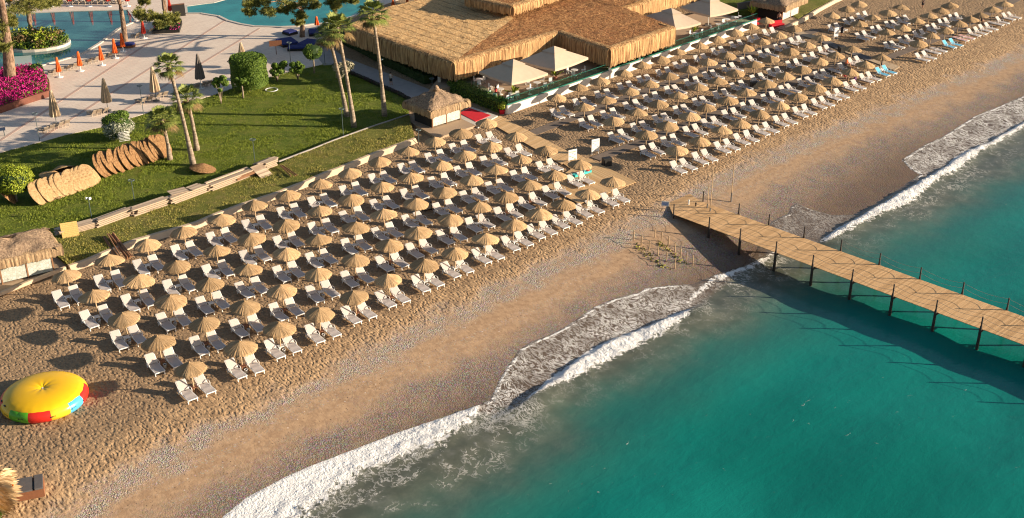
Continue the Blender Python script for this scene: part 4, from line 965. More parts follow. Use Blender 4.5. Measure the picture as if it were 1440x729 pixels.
bush('pale_shrub', g0(478, 117), 'pale silvery shrub behind the thick leaning palm', 'shrub', 2.3, 1.7, 'leaf_pale', 2400, .2, .2, shape='loose')
# topiary arch with white flowers and a bench inside
tp = bush('flower_arbour', g0(168, 196), 'domed green arbour covered with white flowers at the edge of the lawn', 'arbour', 2.9, 1.9, 'leaf_w', 12000, .11)
random.seed(4); crown([(-.2+random.uniform(-.9, .9), .2+random.uniform(-.9, .9), 2.4+random.uniform(-.2, .3), .7) for _ in range(16)], 7000, .11, M['leaf'], tp, 'green_top')
b = MB()
for i in range(7): z = .35+i*.17; b.tube([(.55, -1.72, z), (1.1, -1.55, z+.05), (1.6, -1.15, z)], .03, 5)
b.build('white_lattice', M['white'], tp)
# hedge beside the restaurant and along the path
def hedge(name, P, w_, h, label, mat, n, s=.13, z=0.0):
    P = [Vector((p.x, p.y, z)) for p in P]; c = sum(P, Vector())/len(P); root = empty(name, c); tag(root, label, 'hedge'); b = MB(); core = MB()
    for i in range(len(P)-1):
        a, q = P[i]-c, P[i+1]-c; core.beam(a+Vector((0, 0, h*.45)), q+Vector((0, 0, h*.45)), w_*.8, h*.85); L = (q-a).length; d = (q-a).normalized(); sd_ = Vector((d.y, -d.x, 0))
        for _ in range(int(n*L/10)):
            f = random.random(); k = random.random(); p = a.lerp(q, f)
            if k < .45: p = p+sd_*random.uniform(-.5, .5)*w_+Vector((0, 0, h*random.uniform(.88, 1.06))); nn = Vector((0, 0, 1))
            else: sg = random.choice((-1, 1)); p = p+sd_*sg*w_*random.uniform(.42, .55)+Vector((0, 0, h*random.random())); nn = sd_*sg
            leaf_mesh(b, p, s, nn)
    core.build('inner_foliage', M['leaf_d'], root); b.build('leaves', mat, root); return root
random.seed(11)
hedge('clipped_hedge', px([(636,127),(668,142),(708,158)], 0), 1.5, 1.45, 'dark green hedge between the red carpet and the terrace', M['leaf'], 3200)
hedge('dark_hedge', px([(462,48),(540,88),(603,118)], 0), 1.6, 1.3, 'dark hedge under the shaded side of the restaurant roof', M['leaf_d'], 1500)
hedge('plum_border', px([(470,93),(500,107),(560,133),(583,146)], 0), .5, .35, 'low plum-coloured border along the garden path', M['leaf_plum'], 900, .1)
# terrace plants in the corner
for x, y, lb in ((722,137,'banana plant at the glass corner of the terrace'), (781,112,'tall leafy plant beneath the second square parasol'), (975,50,'small palm-like plant beyond the roof corner'), (1058,23,'yellow-green plant at the far end of the terrace')):
    P = at(x, y, ZF); random.seed(x); root = empty('potted_plant', P); tag(root, lb, 'potted plant'); b = MB(); b.lathe([(.2, 0), (.26, .4), (.22, .4), (.1, .35)], 12); b.build('pot', M['terracotta'], root)
    b = MB()
    for k in range(16):
        a = random.uniform(0, 6.28); el = random.uniform(.5, 1.4); d = Vector((math.cos(a)*math.cos(el), math.sin(a)*math.cos(el), math.sin(el))); L = random.uniform(.9, 1.7); s_ = Vector((-math.sin(a), math.cos(a), 0))*.13; o_ = Vector((0, 0, .4)); mid = o_+d*L*.6
        b.add([o_, mid+s_, o_+d*L+Vector((0, 0, -.15)), mid-s_], [(0, 1, 2, 3)])
    b.build('leaves', M['leaf_y'], root)
P = at(706, 160, 0); root = empty('potted_plant', P); tag(root, 'bushy plant in a red pot at the end of the hedge', 'potted plant'); b = MB(); b.lathe([(.28, 0), (.36, .5), (.3, .5), (.1, .45)], 14); b.build('pot', M['red'], root); random.seed(8); crown([(0, 0, .9, .5), (.2, .1, 1.2, .35)], 500, .13, M['leaf_y'], root, 'leaves')
# planters by the pool
def planter(P, h, mat, label, soil_mats, n, name='raised_planter', rim=None):
    c = sum((Vector((p.x, p.y, 0)) for p in P), Vector())/len(P); root = empty(name, c); tag(root, label, 'planter'); b = MB(); b.prism([p-c for p in P], 0, h); b.build('planter_wall', mat, root)
    import mathutils.geometry
    xs = [p.x-c.x for p in P]; ys = [p.y-c.y for p in P]; Q = np.array([(p.x-c.x, p.y-c.y) for p in P])
    for mname, frac, hh, cl in soil_mats:
        b = MB(); made = 0; tries = 0
        while made < n*frac and tries < n*20:
            tries += 1; x, y = random.uniform(min(xs), max(xs)), random.uniform(min(ys), max(ys))
            if not bool(inpoly(Q, np.array([x*1.04]), np.array([y*1.04]))[0]): continue
            if mnoise.noise((x*cl, y*cl, frac*9)) < .0 and frac < .9: continue
            leaf_mesh(b, Vector((x, y, h+random.random()**1.3*hh)), (.13 if mname == 'leaf_p' else .2)); made += 1
        b.build('flowers' if mname == 'leaf_p' else 'foliage', M[mname], root)
    return root
random.seed(21)
planter(px([(-80,165),(-80,120),(0,100),(40,93),(60,98),(69,112),(69,127),(40,136),(0,150)], .9), .85, M['planterbrown'], 'terracotta planter full of magenta flowers at the left edge', [('leaf_p', 1, .7, .5), ('leaf', .3, .5, .7)], 16000)
isl = []
cI = at(46, 61, .3)
for k in range(20): a = k*2*PI/20; isl.append(Vector((cI.x+5.2*math.cos(a), cI.y+4.0*math.sin(a), 0)))
planter(isl, .45, M['rimstone'], 'round white-rimmed planted island in the pool', [('leaf', .9, .8, .6), ('leaf_pampas' if False else 'leaf_y', .5, 1.4, .5), ('palmdead', .4, 1.2, .6)], 4500, 'pool_island')
planter(px([(214,44),(252,42),(256,30),(222,28)], .5), .5, M['darkwall'], 'dark planter with red flowers under the overhanging pine branch', [('leaf_d', .9, .5, .7), ('leaf_p', .4, .5, .7)], 900)
bush('round_shrub', at(53, 108, .06), 'small dark green round shrub beside the magenta flowers', 'shrub', 1.9, .95, 'leaf', 1800, .15)
# pines
def pine(base, top, r0, label, clumps, brs, h_extra=4.0):
    random.seed(int(base.x*5+base.y) % 991); root = empty('pine_tree', base); tag(root, label, 'pine tree', None); t_ = top-base; b = MB(); pts = [Vector((t_.x*k+.25*math.sin(k*4)*.5, t_.y*k, t_.z*k-.1)) for k in np.linspace(0, 1.0, 10)]; b.tube(pts, [r0*(1-.55*k) for k in np.linspace(0, 1, 10)], 12); b.build('trunk', M['pinebark'], root, True)
    for q in brs:
        a = t_*q[0]; e = q[1]-base; b = MB(); m1 = a.lerp(e, .5)+Vector((0, 0, .5)); b.tube([a, m1, e], [.14, .09, .04], 6); b.build('branch', M['pinebark'], root, True)
    b = MB()
    for (P, r) in clumps:
        P = P-base
        for k in range(22):
            c = P+Vector((random.gauss(0, .5), random.gauss(0, .5), random.gauss(0, .28)))*r
            for _ in range(130):
                d = Vector((random.gauss(0, 1), random.gauss(0, 1), random.gauss(0, .7))).normalized(); p = c+d*r*.32*random.random(); s_ = d.orthogonal().normalized()*.032; L = random.uniform(.18, .34); b.add([p-s_, p+s_, p+d*L], [(0, 1, 2)])
    b.build('crown', M['leaf_pine'], root)
    return root
def up_at(base, x, y, z): return at(x, y, z)
b0 = at(44, 47, .4); t0 = rise(b0, 30, -30, 20)
pine(b0, t0, .42, 'dark-trunked pine growing out of the pool island', [(at(45,4,9), 1.6), (at(28,12,8.5), 1.6), (at(62,8,8.), 1.2), (at(78,2,8.), 1.), (t0, 2.2)], [(.7, at(45,4,9)), (.65, at(28,12,8.5)), (.6, at(62,8,8))])
b1 = at(14, 116, .5); t1 = rise(b1, 2, -5, 20)
pine(b1, t1, .8, 'thick pale-trunked pine at the left edge behind the magenta flowers', [(at(3,40,7.5), 1.3), (at(14,30,8), 1.2), (at(2,18,9), 1.6), (at(-14,10,9), 2), (at(5,66,6), .8)], [(.6, at(3,40,7.5)), (.5, at(14,30,8))])
b2 = at(176, 58, .06); t2 = rise(b2, 163, -25, 20)
pine(b2, t2, .42, 'pine with a straight trunk among the orange parasols', [(t2, 2.0)], [])
b3 = at(233, 32, .06); t3 = rise(b3, 225, -30, 20)
pine(b3, t3, .45, 'pine whose branch overhangs the dark planter', [(at(200,20,7.5), 1.0), (at(215,25,7), 1.1), (at(230,27,6.8), 1.1), (at(241,26,6.8), .9), (at(224,34,6.5), .8), (at(202,2,8.), .7), (t3, 2.2)], [(.75, at(200,18,7.7)), (.72, at(232,26,6.9))])
b4 = at(425, 52, .06); t4 = rise(b4, 420, -20, 20)
tr = pine(b4, t4, .40, 'bushy pine rising from the blue cushions beside the turquoise pool', [(at(421,30,4.2), .8), (at(424,22,5.2), .8), (at(410,8,6.5), 1.0), (at(430,3,7), 1.1), (at(442,8,6.5), .8), (at(378,16,6.5), 1.0), (at(355,8,7), 1.2), (at(368,1,7.5), 1.0), (at(398,14,6), .8), (at(352,16,6.5), .7), (at(402,-3,8), 1.4), (t4, 2.)], [(.6, at(378,16,6.5)), (.65, at(355,8,7)), (.5, at(442,8,6.5)), (.4, at(421,30,4.2)), (.55, at(398,14,6))])
b5 = at(482, 30, .06)
b5 = at(470, 56, .06); t5 = rise(b5, 470, -30, 20)
pine(b5, t5, .3, 'pine behind the tall leaning palm at the poolside', [(at(472,8,7), 1.0), (at(466,2,7.5), .9), (at(478,-2,8), 1.2), (at(498,1,8), .6), (t5, 1.6)], [(.6, at(472,8,7))])

# ------------------------------------------------------------------ boardwalks and mats
def planked(P, zt_, mat, name, label, cat, pw=.14, th=.05, kind=None, axis_dir=None):
    """strip of cross planks filling quad P=[a,b,c,d] (a->b one long edge, d->c the other)"""
    a, b_, c, d = P; L = (b_-a).length; n = int(L/pw); b = MB(); random.seed(int(abs(a.x)*10))
    for i in range(n):
        k0, k1 = i/n, (i+.9)/n; e = random.uniform(-.012, .012); z1 = zt_+random.uniform(-.006, .006)
        q = [a.lerp(b_, k0), a.lerp(b_, k1), d.lerp(c, k1), d.lerp(c, k0)]
        vs = [(p.x, p.y, z1-th) for p in q]+[(p.x, p.y, z1) for p in q]; b.add(vs, [(0, 1, 2, 3), (7, 6, 5, 4), (0, 4, 5, 1), (1, 5, 6, 2), (2, 6, 7, 3), (3, 7, 4, 0)])
    o = b.build(name, mat)
    import bmesh; bm = bmesh.new(); bm.from_mesh(o.data); bmesh.ops.recalc_face_normals(bm, faces=bm.faces); bm.to_mesh(o.data); bm.free()
    return o
o = planked(px([(686,171),(790,231),(812,220),(703,163)], .12), .12, M['boardw'], 'boardwalk', '', ''); tag(o, kind='structure')
o = planked(px([(815,287),(895,256),(826,222),(768,262)], .125), .125, M['boardw'], 'boardwalk_end', '', '', .14); tag(o, kind='structure')
o = planked(px([(786,226),(824,252),(838,232),(806,212)], .115), .115, M['boardw'], 'boardwalk', '', ''); tag(o, kind='structure')
def strip(name, pts, w_, mat, z=.03):
    P = px(pts, z); 
    for i in range(len(P)-1):
        b = MB(); b.beam(P[i], P[i+1], w_, .03); o = b.build(name, mat); tag(o, kind='structure')
strip('mat_walkway', [(742,190),(880,138),(1010,92),(1150,42)], 1.5, M['mat'], .05)
strip('mat_walkway', [(838,224),(960,178),(1085,128),(1200,84)], 1.5, M['mat'], .05)
strip('mat_walkway', [(1248,82),(1330,50),(1440,-6)], 1.4, M['mat'], .05)
strip('cross_walkway', [(1097,38),(1162,58)], 1.5, M['matp'], .07)
strip('cross_walkway', [(1158,58),(1183,68)], 1.5, M['matd'], .08)
strip('cross_walkway', [(1180,67),(1203,76)], 1.5, M['matp'], .07)
strip('cross_walkway', [(1200,75),(1225,84)], 1.5, M['matd'], .08)
q = px([(1219,84),(1258,99),(1266,94),(1228,80)], .09); o = planked(q, .09, M['matp'], 'cross_walkway_end', '', '', .2); tag(o, kind='structure')

# ------------------------------------------------------------------ pier
ZD = .03
nl = [at(946, 301, ZD), at(1440, 485, ZD)]; fl_ = [at(975, 285, ZD), at(1440, 445, ZD)]
dn = (nl[1]-nl[0]).normalized(); P0 = nl[0]; perp = Vector((-dn.y, dn.x, 0))
wd = ((at(1226, 369, ZD)-P0).dot(perp)+(at(1122, 332, ZD)-P0).dot(perp))/2
print('pier dir', dn, 'width', wd)
LP = 62; pier = empty('pier', P0); tag(pier, 'long wooden pier on dark posts running from the beach into the sea', 'pier')
b = MB(); n = int(LP/.16); random.seed(5)
for i in range(n):
    y = i*.16+.08; M3 = Matrix((perp, dn, Vector((0, 0, 1)))).transposed(); c = dn*y+perp*(wd/2)
    b.box(c+Vector((0, 0, -.03+random.uniform(-.004, .004))), (wd+random.uniform(-.03, .03), .148, .05), M=M3)
b.build('deck', M['deckw'], pier)
for k in (.12, .5, .88):
    b = MB(); b.beam(perp*wd*k+Vector((0, 0, -.15)), perp*wd*k+dn*LP+Vector((0, 0, -.15)), .12, .18); b.build('girder', M['darkpost'], pier)
# flared landing
pl_ = px([(945,300),(975,284),(955,277),(940,289)], ZD); b = MB(); c0 = P0
fx = [Vector((0, 0, 0)), perp*wd, perp*(wd+1.0)-dn*2.2, perp*(wd*.45)-dn*2.2]
for i in range(12):
    k0, k1 = i/12, (i+.92)/12; q = [fx[0].lerp(fx[3], k0), fx[0].lerp(fx[3], k1), fx[1].lerp(fx[2], k1), fx[1].lerp(fx[2], k0)]; z = -.01-.012*i
    b.add([Vector((p.x, p.y, z-.05)) for p in q]+[Vector((p.x, p.y, z)) for p in q], [(0, 1, 2, 3), (7, 6, 5, 4), (0, 4, 5, 1), (1, 5, 6, 2), (2, 6, 7, 3), (3, 7, 4, 0)])
b.build('landing', M['deckw'], pier)
def along(pxx, pyy): return (at(pxx, pyy, ZD)-P0).dot(dn)
near = [along(*p) for p in ((948,302),(995,322),(1041,337),(1091,352),(1142,372),(1197,391),(1255,412),(1314,436),(1380,462))]
sp = (near[-1]-near[2])/6
ys_ = [near[0], near[1], near[2]]+[near[2]+sp*(i+1) for i in range(9)]
tops = {0: [], 1: []}
for side, xo in ((0, -.08), (1, wd+.08)):
    for y in ys_:
        if y > LP-1: continue
        c = dn*y+perp*xo; g_ = P0+c; zb = min(-.3, float(zt(*uv(g_)))-.4); b = MB(); dy = random.uniform(-.04, .04)
        b.tube([c+Vector((0, 0, zb)), c+Vector((dy*.5, 0, -.1)), c+Vector((dy, 0, .3)), c+Vector((dy, 0, 1.12))], [.14, .12, .07, .06] if zb < -1 else [.08, .08, .06, .06], 9); b.build('post', M['darkpost'], pier, True)
        tops[side].append(c+Vector((dy, 0, 0)))
    for h in (1.02, .58):
        for i in range(len(tops[side])-1):
            a, q = tops[side][i], tops[side][i+1]; b = MB(); b.tube([a.lerp(q, k)+Vector((0, 0, h-.28*math.sin(PI*k)*(.8 if h > .8 else 1))) for k in np.linspace(0, 1, 9)], .013, 5); b.build('rope', M['rope'], pier, True)
for y in ys_[3:]:
    if y > LP-1: continue
    b = MB(); b.beam(dn*y+Vector((0, 0, -.28)), dn*y+perp*wd+Vector((0, 0, -.28)), .14, .14); b.build('cross_beam', M['darkpost'], pier)
# tall poles at the shore
for (bx, by), (tx, ty), lb in (((998,306),(999,237),'tall thin bare pole at the near end of the pier'), ((1028,284),(1031,222),'tall thin bare pole standing behind the pier'), ((994,300),(993,259),'shorter thin white pole beside the tall one at the pier')):
    B = gat(bx, by); T = rise(B, tx, ty, 9); root = empty('flag_pole', B); tag(root, lb, 'pole'); b = MB(); b.tube([(0, 0, -.2), (0, 0, (T-B).z)], [.05, .035], 8); b.build('mast', M['pole'], root); b = MB(); b.tube([(0, 0, -.1), (0, 0, 1.0)], .075, 8); b.build('sleeve', M['greywall'], root)
for (x, y), lb in (((968,292),'small white marker post behind the pier landing'), ((978,296),'short dark marker post beside the white one')):
    B = gat(x, y); root = empty('marker_post', B); tag(root, lb, 'post'); b = MB(); b.tube([(0, 0, -.1), (0, 0, .75)], .07, 8); b.build('stake', M['white'] if 'white marker' in lb else M['darkpost'], root); b = MB(); b.lathe([(.09, .72), (.09, .8), (.02, .84)], 8); b.build('cap', M['white'] if 'white marker' in lb else M['darkpost'], root)
# small sign at the head of the pier
B = gat(935, 297); root = empty('notice_board', B, -.3); tag(root, 'small pale blue notice at the head of the pier', 'sign'); b = MB(); b.box((0, 0, .78), (.75, .05, .5)); b.build('panel', M['lampw'], root); b = MB(); b.box((0, -.03, .78), (.6, .012, .3)); b.build('blue_print', plain('faded_blue', (.25, .33, .55, 1), .7), root)
for sx in (-.3, .3): b = MB(); b.beam((sx, 0, .55), (sx, 0, -.1), .05, .05, Vector((0, 1, 0))); b.build('leg', M['darkpost'], root)
# two rope rails leading down the beach
for pts, lb in (([(891,338),(902,345),(913,352),(925,360),(937,368),(949,378)], 'left rope rail of the old beach steps'), ([(921,334),(930,340),(940,346),(949,354),(957,362),(965,370),(974,373)], 'right rope rail of the old beach steps')):
    Pn = [gat(*p) for p in pts]; root = empty('rope_rail', Pn[0]); tag(root, lb, 'railing'); q = [p-Pn[0] for p in Pn]
    for p in q: b = MB(); b.tube([p+Vector((0, 0, -.1)), p+Vector((0, 0, 1.0))], .05, 6); b.build('post', M['pole'], root)
    for i in range(len(q)-1): b = MB(); b.tube([q[i]+Vector((0, 0, .95)), q[i].lerp(q[i+1], .5)+Vector((0, 0, .86)), q[i+1]+Vector((0, 0, .95))], .018, 5); b.build('rope', M['rope'], root)
for pts, nm in (([(893,342),(903,347),(938,375),(946,381),(930,378),(896,352)], 'weed_patch'), ([(922,338),(932,341),(960,365),(968,373),(955,370),(926,348)], 'weed_patch')):
    Pn = [gat(*p) for p in pts]; Q = np.array([(p.x, p.y) for p in Pn]); b = MB(); random.seed(3); k = 0
    while k < 70:
        x, y = random.uniform(Q[:, 0].min(), Q[:, 0].max()), random.uniform(Q[:, 1].min(), Q[:, 1].max())
        if inpoly(Q, np.array([x]), np.array([y]))[0]: z = float(zt(*uv(Vector((x, y, 0))))); leaf_mesh(b, Vector((x, y, z+.04+random.random()*.06)), .16); k += 1
    tag(b.build(nm, M['blade_dry'], None), kind='stuff')

# ------------------------------------------------------------------ inflatable
ci = at(64, 566, 0); inf = empty('inflatable_island', ci); tag(inf, 'round yellow inflatable water toy with red, blue and green rim on the sand', 'inflatable toy')
RO = 3.05; tz = .48
segs = [(212, 238, 'yellow2'), (238, 253, 'greenv'), (253, 268, 'greenv'), (268, 298, 'redv'), (298, 325, 'yellow2'), (325, 350, 'blue_in'), (350, 385, 'redv'), (25, 80, 'yellow2'), (80, 120, 'blue_in'), (120, 165, 'greenv'), (165, 212, 'redv')]
for a0, a1, m_ in segs:
    b = MB(); n = max(4, int((a1-a0)/3)); k_ = 14; vs = []; fs = []
    for i in range(n+1):
        a = math.radians(a0+(a1-a0)*i/n)
        for k in range(k_):
            f = 2*PI*k/k_; puff = 1-.035*(abs(2*i/n-1)**8); r = RO-.5+.52*math.cos(f)*puff; z = tz+.5*math.sin(f)*puff; vs.append((r*math.cos(a), r*math.sin(a), z))
    for i in range(n):
        for k in range(k_): fs.append((i*k_+k, (i+1)*k_+k, (i+1)*k_+(k+1) % k_, i*k_+(k+1) % k_))
    b.add(vs, fs); b.build('rim_panel', M[m_], inf, True)
b = MB(); n = 96; prof = [(2.86, .62), (2.88, .78), (2.72, .98), (2.4, 1.14), (1.9, 1.27), (1.3, 1.35), (.7, 1.36), (.35, 1.31), (.12, 1.22), (.03, 1.15)]; vs = []; fs = []
for i, (r, z) in enumerate(prof):
    for k in range(n):
        a = 2*PI*k/n; w_ = .014*math.sin(24*a)*max(0, 1-abs(r-2.75)/.3)+.016*math.sin(9*a+1)*max(0, 1-abs(r-.35)/.35); vs.append((r*math.cos(a), r*math.sin(a), z+w_))
for i in range(len(prof)-1):
    for k in range(n): fs.append((i*n+k, i*n+(k+1) % n, (i+1)*n+(k+1) % n, (i+1)*n+k))
fs.append(tuple(range((len(prof)-1)*n, len(prof)*n))); b.add(vs, fs); b.build('cushion_top', M['yellow'], inf, True)
b = MB(); b.lathe([(.07, 1.15), (.07, 1.24), (.03, 1.25)], 10); b.build('valve', M['white'], inf)
for a in (196, 232, 258, 300, 330, 352):
    r = RO-.02; z = .5; b = MB(); aa = math.radians(a); b.box((r*math.cos(aa), r*math.sin(aa), z), (.06, .42, .09), aa); b.build('handle', M['black'], inf)
for a, r, z in ((222, 2.80, .93), (205, 2.83, .9)):
    aa = math.radians(a); b = MB(); b.box((r*math.cos(aa), r*math.sin(aa), z), (.10, .22, .06), aa); b.build('tie_patch', M['black'], inf)
b = MB(); b.tube([at(4, 560, .4)-ci, at(2, 585, .02)-ci, at(-4, 600, .02)-ci], .02, 5); b.build('tether', M['rope'], inf)

# ------------------------------------------------------------------ lamps
def lamp(bx, by, tx, ty, label, cat='lamp', white=False):
    B = g0(bx, by); T = rise(B, tx, ty, 8); h = (T-B).z; root = empty('garden_lamp', B); tag(root, label, cat); b = MB(); b.tube([(0, 0, -.1), (0, 0, h)], [.045, .03], 8); b.build('pole', M['steel'], root)
    if white:
        for s_ in (-1, 1): b = MB(); b.tube([(s_*.05, 0, h), (s_*.22, -.12, h+.02)], [.10, .14], 10); b.build('spotlight', M['lampw'], root)
    else:
        b = MB(); R = .30
        b.tube([(R*math.cos(a), R*math.sin(a), h) for a in np.linspace(0, 2*PI, 17)], .035, 6); b.build('ring_head', M['steel'], root); b = MB(); b.beam((-R, 0, h), (R, 0, h), .03, .03); b.build('arm', M['steel'], root)
lamp(56, 199, 45, 160, 'ring lamp on the terrace edge farthest to the left'); lamp(202, 161, 194, 121, 'ring lamp on the terrace edge near the third folded parasol'); lamp(327, 125, 320, 87, 'ring lamp beside the block-shaped clipped tree')
lamp(189, 283, 183, 254, 'ring lamp on the lawn behind the plank stacks, left one'); lamp(359, 233, 352, 197, 'ring lamp on the lawn behind the crossed planks, right of the palms'); lamp(483, 194, 479, 153, 'ring lamp on the shaded lawn in front of the thick palm')
lamp(129, 307, 125, 279, 'white twin spotlight on a short pole by the plank stack', 'spotlight', True); lamp(537, 118, 533, 84, 'ring lamp on the garden path behind the tall palm'); lamp(608, 128, 606, 111, 'ring lamp behind the square kiosk'); lamp(457, 90, 451, 54, 'ring lamp at the bend of the garden path'); lamp(589, 202, 590, 183, 'short teal post lamp at the corner of the kiosk platform')
lamp(410, 102, 405, 60, 'tall lamp post in front of the blue cushions')

# ------------------------------------------------------------------ plank stacks on the bank
def stack(p, q, z, w_, h, label, seed, mat='greyw', layers=4):
    random.seed(seed); root = empty('plank_stack', p); tag(root, label, 'plank stack'); d = q-p; L = d.length; d.normalize(); per = Vector((-d.y, d.x, 0))
    for l in range(layers):
        b = MB(); k = int(w_/.26)
        for i in range(k):
            e0, e1 = random.uniform(-.35, .3), random.uniform(-.3, .35); off = random.uniform(-.02, .02)
            if l == layers-1 and random.random() < .25: continue
            c0 = d*e0+per*((i+.5)*w_/k-w_/2+off); c1 = d*(L+e1)+per*((i+.5)*w_/k-w_/2+off); zz = (l+.5)*h/layers; b.beam(c0+Vector((0, 0, zz)), c1+Vector((0, 0, zz+random.uniform(-.01, .01))), w_/k*.93, h/layers*.68)
        if b.v: b.build('plank_layer', M[mat], root)
    return root
zb = .45
for i, (a, c, h, lb) in enumerate([((82,331),(130,318),.55,'low stack of weathered planks nearest to the left kiosk'), ((134,318),(183,300),.7,'stack of weathered planks right of the woven panel'), ((187,302),(234,286),.75,'stack of weathered planks behind the ring lamp'), ((240,286),(288,268),.8,'plank stack with pale boards laid on top'), ((292,268),(356,244),.7,'long plank stack at the right end of the row, under the short palm heap'), ((366,238),(386,230),.75,'short brown plank stack near the stone kerb')]):
    stack(at(*a, zb), at(*c, zb), zb, 1.25 if i < 5 else 1.5, h, lb, i+2)
# pale boards on top, crossed panel and woven panel
def board(a, c, w_, z, mat, name, label, th=.05, tilt=0):
    p, q = at(*a, z), at(*c, z); root = empty(name, (p+q)/2); tag(root, label, name.replace('_', ' ')); d = (q-p); L = d.length; n = int(w_/.18)+1; d.normalize(); per = Vector((-d.y, d.x, math.tan(tilt)))
    per.normalize(); b = MB()
    for i in range(n): o_ = per*((i+.5)/n-.5)*w_; b.beam(-d*L/2+o_, d*L/2+o_, w_/n*.94, th, d.cross(per)*-1)
    b.build('boards', mat, root); b = MB(); b.beam(-d*L*.3-per*w_/2+Vector((0, 0, -.05)), -d*L*.3+per*w_/2+Vector((0, 0, -.05)), .06, .06); b.build('batten', mat, root); return root
board((238,272), (262,266), 1.3, 1.28, M['greyw'], 'board_panel', 'pale flat board panel lying on the fourth plank stack'); board((266,266), (282,260), 1.2, 1.30, M['greyw'], 'board_panel', 'brownish square board panel on the plank stack beside the pale one')
board((360,244), (376,238), 2.0, .85, M['greyw'], 'board_panel', 'square plank panel leaning across the right end of the stacks', tilt=.45)
board((86,326), (110,322), 1.6, .95, M['matp'] if False else plain('woven_reed', (.72, .46, .16, 1), .8, .2, 9, .02), 'woven_panel', 'yellow woven reed panel leaning on the leftmost plank stack', tilt=.8)
def pole_bundle(p, q, n, label, r=.06, spread=.6, z0=.5, z1=.1, seed=1):
    random.seed(seed); root = empty('pole_bundle', p); tag(root, label, 'poles'); d = q-p; per = Vector((-d.y, d.x, 0)).normalized()
    for i in range(n):
        o_ = per*random.uniform(-spread, spread); e = per*random.uniform(-.25, .25); hz = random.random()*.3; b = MB(); b.tube([o_+Vector((0, 0, .08+hz)), d+o_+e+Vector((0, 0, .08+hz))], r, 7); b.build('pole', M['brownw'], root)
    return root
pole_bundle(at(152, 334, .55), gat(176, 368), 14, 'bundle of brown poles leaning over the cream kerb beside the left kiosk', z0=.5, seed=4)
pole_bundle(at(396, 236, .5), at(414, 250, .5), 3, 'few brown poles lying on the bank grass right of the plank stacks', spread=.25, seed=6)
pole_bundle(at(334, 255, .6), at(357, 245, .75), 4, 'short pale poles propped beside the long plank stack', spread=.3, seed=9)

# ------------------------------------------------------------------ heaps of spare thatch canopies
def loose_canopy(c, yaw, tilt, label, group, mat, r=1.25, seed=0):
    key = ('cone', mat)
    if key not in LC_:
        root = empty('spare_canopy'); b = MB(); n = 40; prof = [(.03, .50), (.3, .42), (.8, .2), (1.2, 0), (1.25, -.05), (1.18, -.07), (.6, .22), (.1, .4)]; random.seed(9); j = [random.uniform(-1, 1) for _ in range(n)]; vs = []; fs = []
        for i, (rr, z) in enumerate(prof):
            for k in range(n): a = 2*PI*k/n; q = rr*(1+.02*j[k]); vs.append((q*math.cos(a), q*math.sin(a), z))
        for i in range(len(prof)-1):
            for k in range(n): fs.append((i*n+k, i*n+(k+1) % n, (i+1)*n+(k+1) % n, (i+1)*n+k))
        fs += [tuple(range(n-1, -1, -1))]; b.add(vs, fs); b.build('thatch_cone', M[mat], root, False); b = MB(); b.tube([(1.2*math.cos(a), 1.2*math.sin(a), -.05) for a in np.linspace(0, 2*PI, 25)], .03, 5); b.build('rim_hoop', M['pole'], root); LC_[key] = root; o = root
    else: o = copy_tree(LC_[key])
    o.location = c; o.scale = (1.15, 1.15, 1.1); o.rotation_euler = (Matrix.Rotation(yaw, 3, 'Z') @ Matrix.Rotation(tilt, 3, 'Y')).to_euler(); tag(o, label, 'thatch canopy', group)
LC_ = {}; KIDS.clear()
M['thatch_br'] = thatch_flow('brown_thatch', (5, 5, 5), (.13, .065, .03, 1), (.42, .25, .12, 1), (.26, .14, .065, 1), .10)
M['thatch_pale'] = thatch_flow('pale_thatch', (6, 6, 6), (.24, .145, .065, 1), (.60, .41, .22, 1), (.40, .25, .125, 1), .10)
PA, PB_ = g0(58, 283), g0(128, 258); n = 13
for i in range(n):
    c = PA.lerp(PB_, i/(n-1))+Vector((0, 0, .82)); random.seed(i); ax = math.atan2((PB_-PA).y, (PB_-PA).x)
    loose_canopy(c, -.2+random.uniform(-.2, .2), (.9+random.uniform(-.14, .12)), 'pale spare thatch canopy leaning in the overlapping row beside the round tree' if i < n-1 else 'last pale spare canopy at the right end of the leaning row', 'pale spare canopies leaning in a row' if i < n-1 else None, 'thatch_pale')
PC, PD = g0(146, 246), g0(232, 218); n = 17
for i in range(n):
    c = PC.lerp(PD, i/(n-1))+Vector((0, 0, 1.05+.1*math.sin(i))); random.seed(i+50); ax = math.atan2((PD-PC).y, (PD-PC).x)
    loose_canopy(c, -.02+random.uniform(-.12, .12), (1.12+random.uniform(-.15, .15)), 'brown spare thatch canopy packed in the long row beside the short palm', 'brown spare canopies packed in a row', 'thatch_br')
loose_canopy(g0(76, 252)+Vector((0, 0, .35)), .5, .25, 'pale spare canopy lying nearly flat behind the leaning row', None, 'thatch_pale')
loose_canopy(g0(88, 246)+Vector((0, 0, .5)), 2.2, .6, 'pale pointed spare canopy tipped over behind the leaning row', None, 'thatch_pale')
loose_canopy(g0(113, 249)+Vector((0, 0, .2)), 2.2, .25, 'brown spare canopy lying low between the two rows', None, 'thatch_br')
loose_canopy(g0(12, 283)+Vector((0, 0, .7)), 3.6, -.9, 'shaded spare canopy leaning behind the trunk of the round tree', None, 'thatch_br')
loose_canopy(g0(286, 240)+Vector((0, 0, .25)), .5, .2, 'small brown heap canopy lying at the foot of the tall slender palm', None, 'thatch_br')

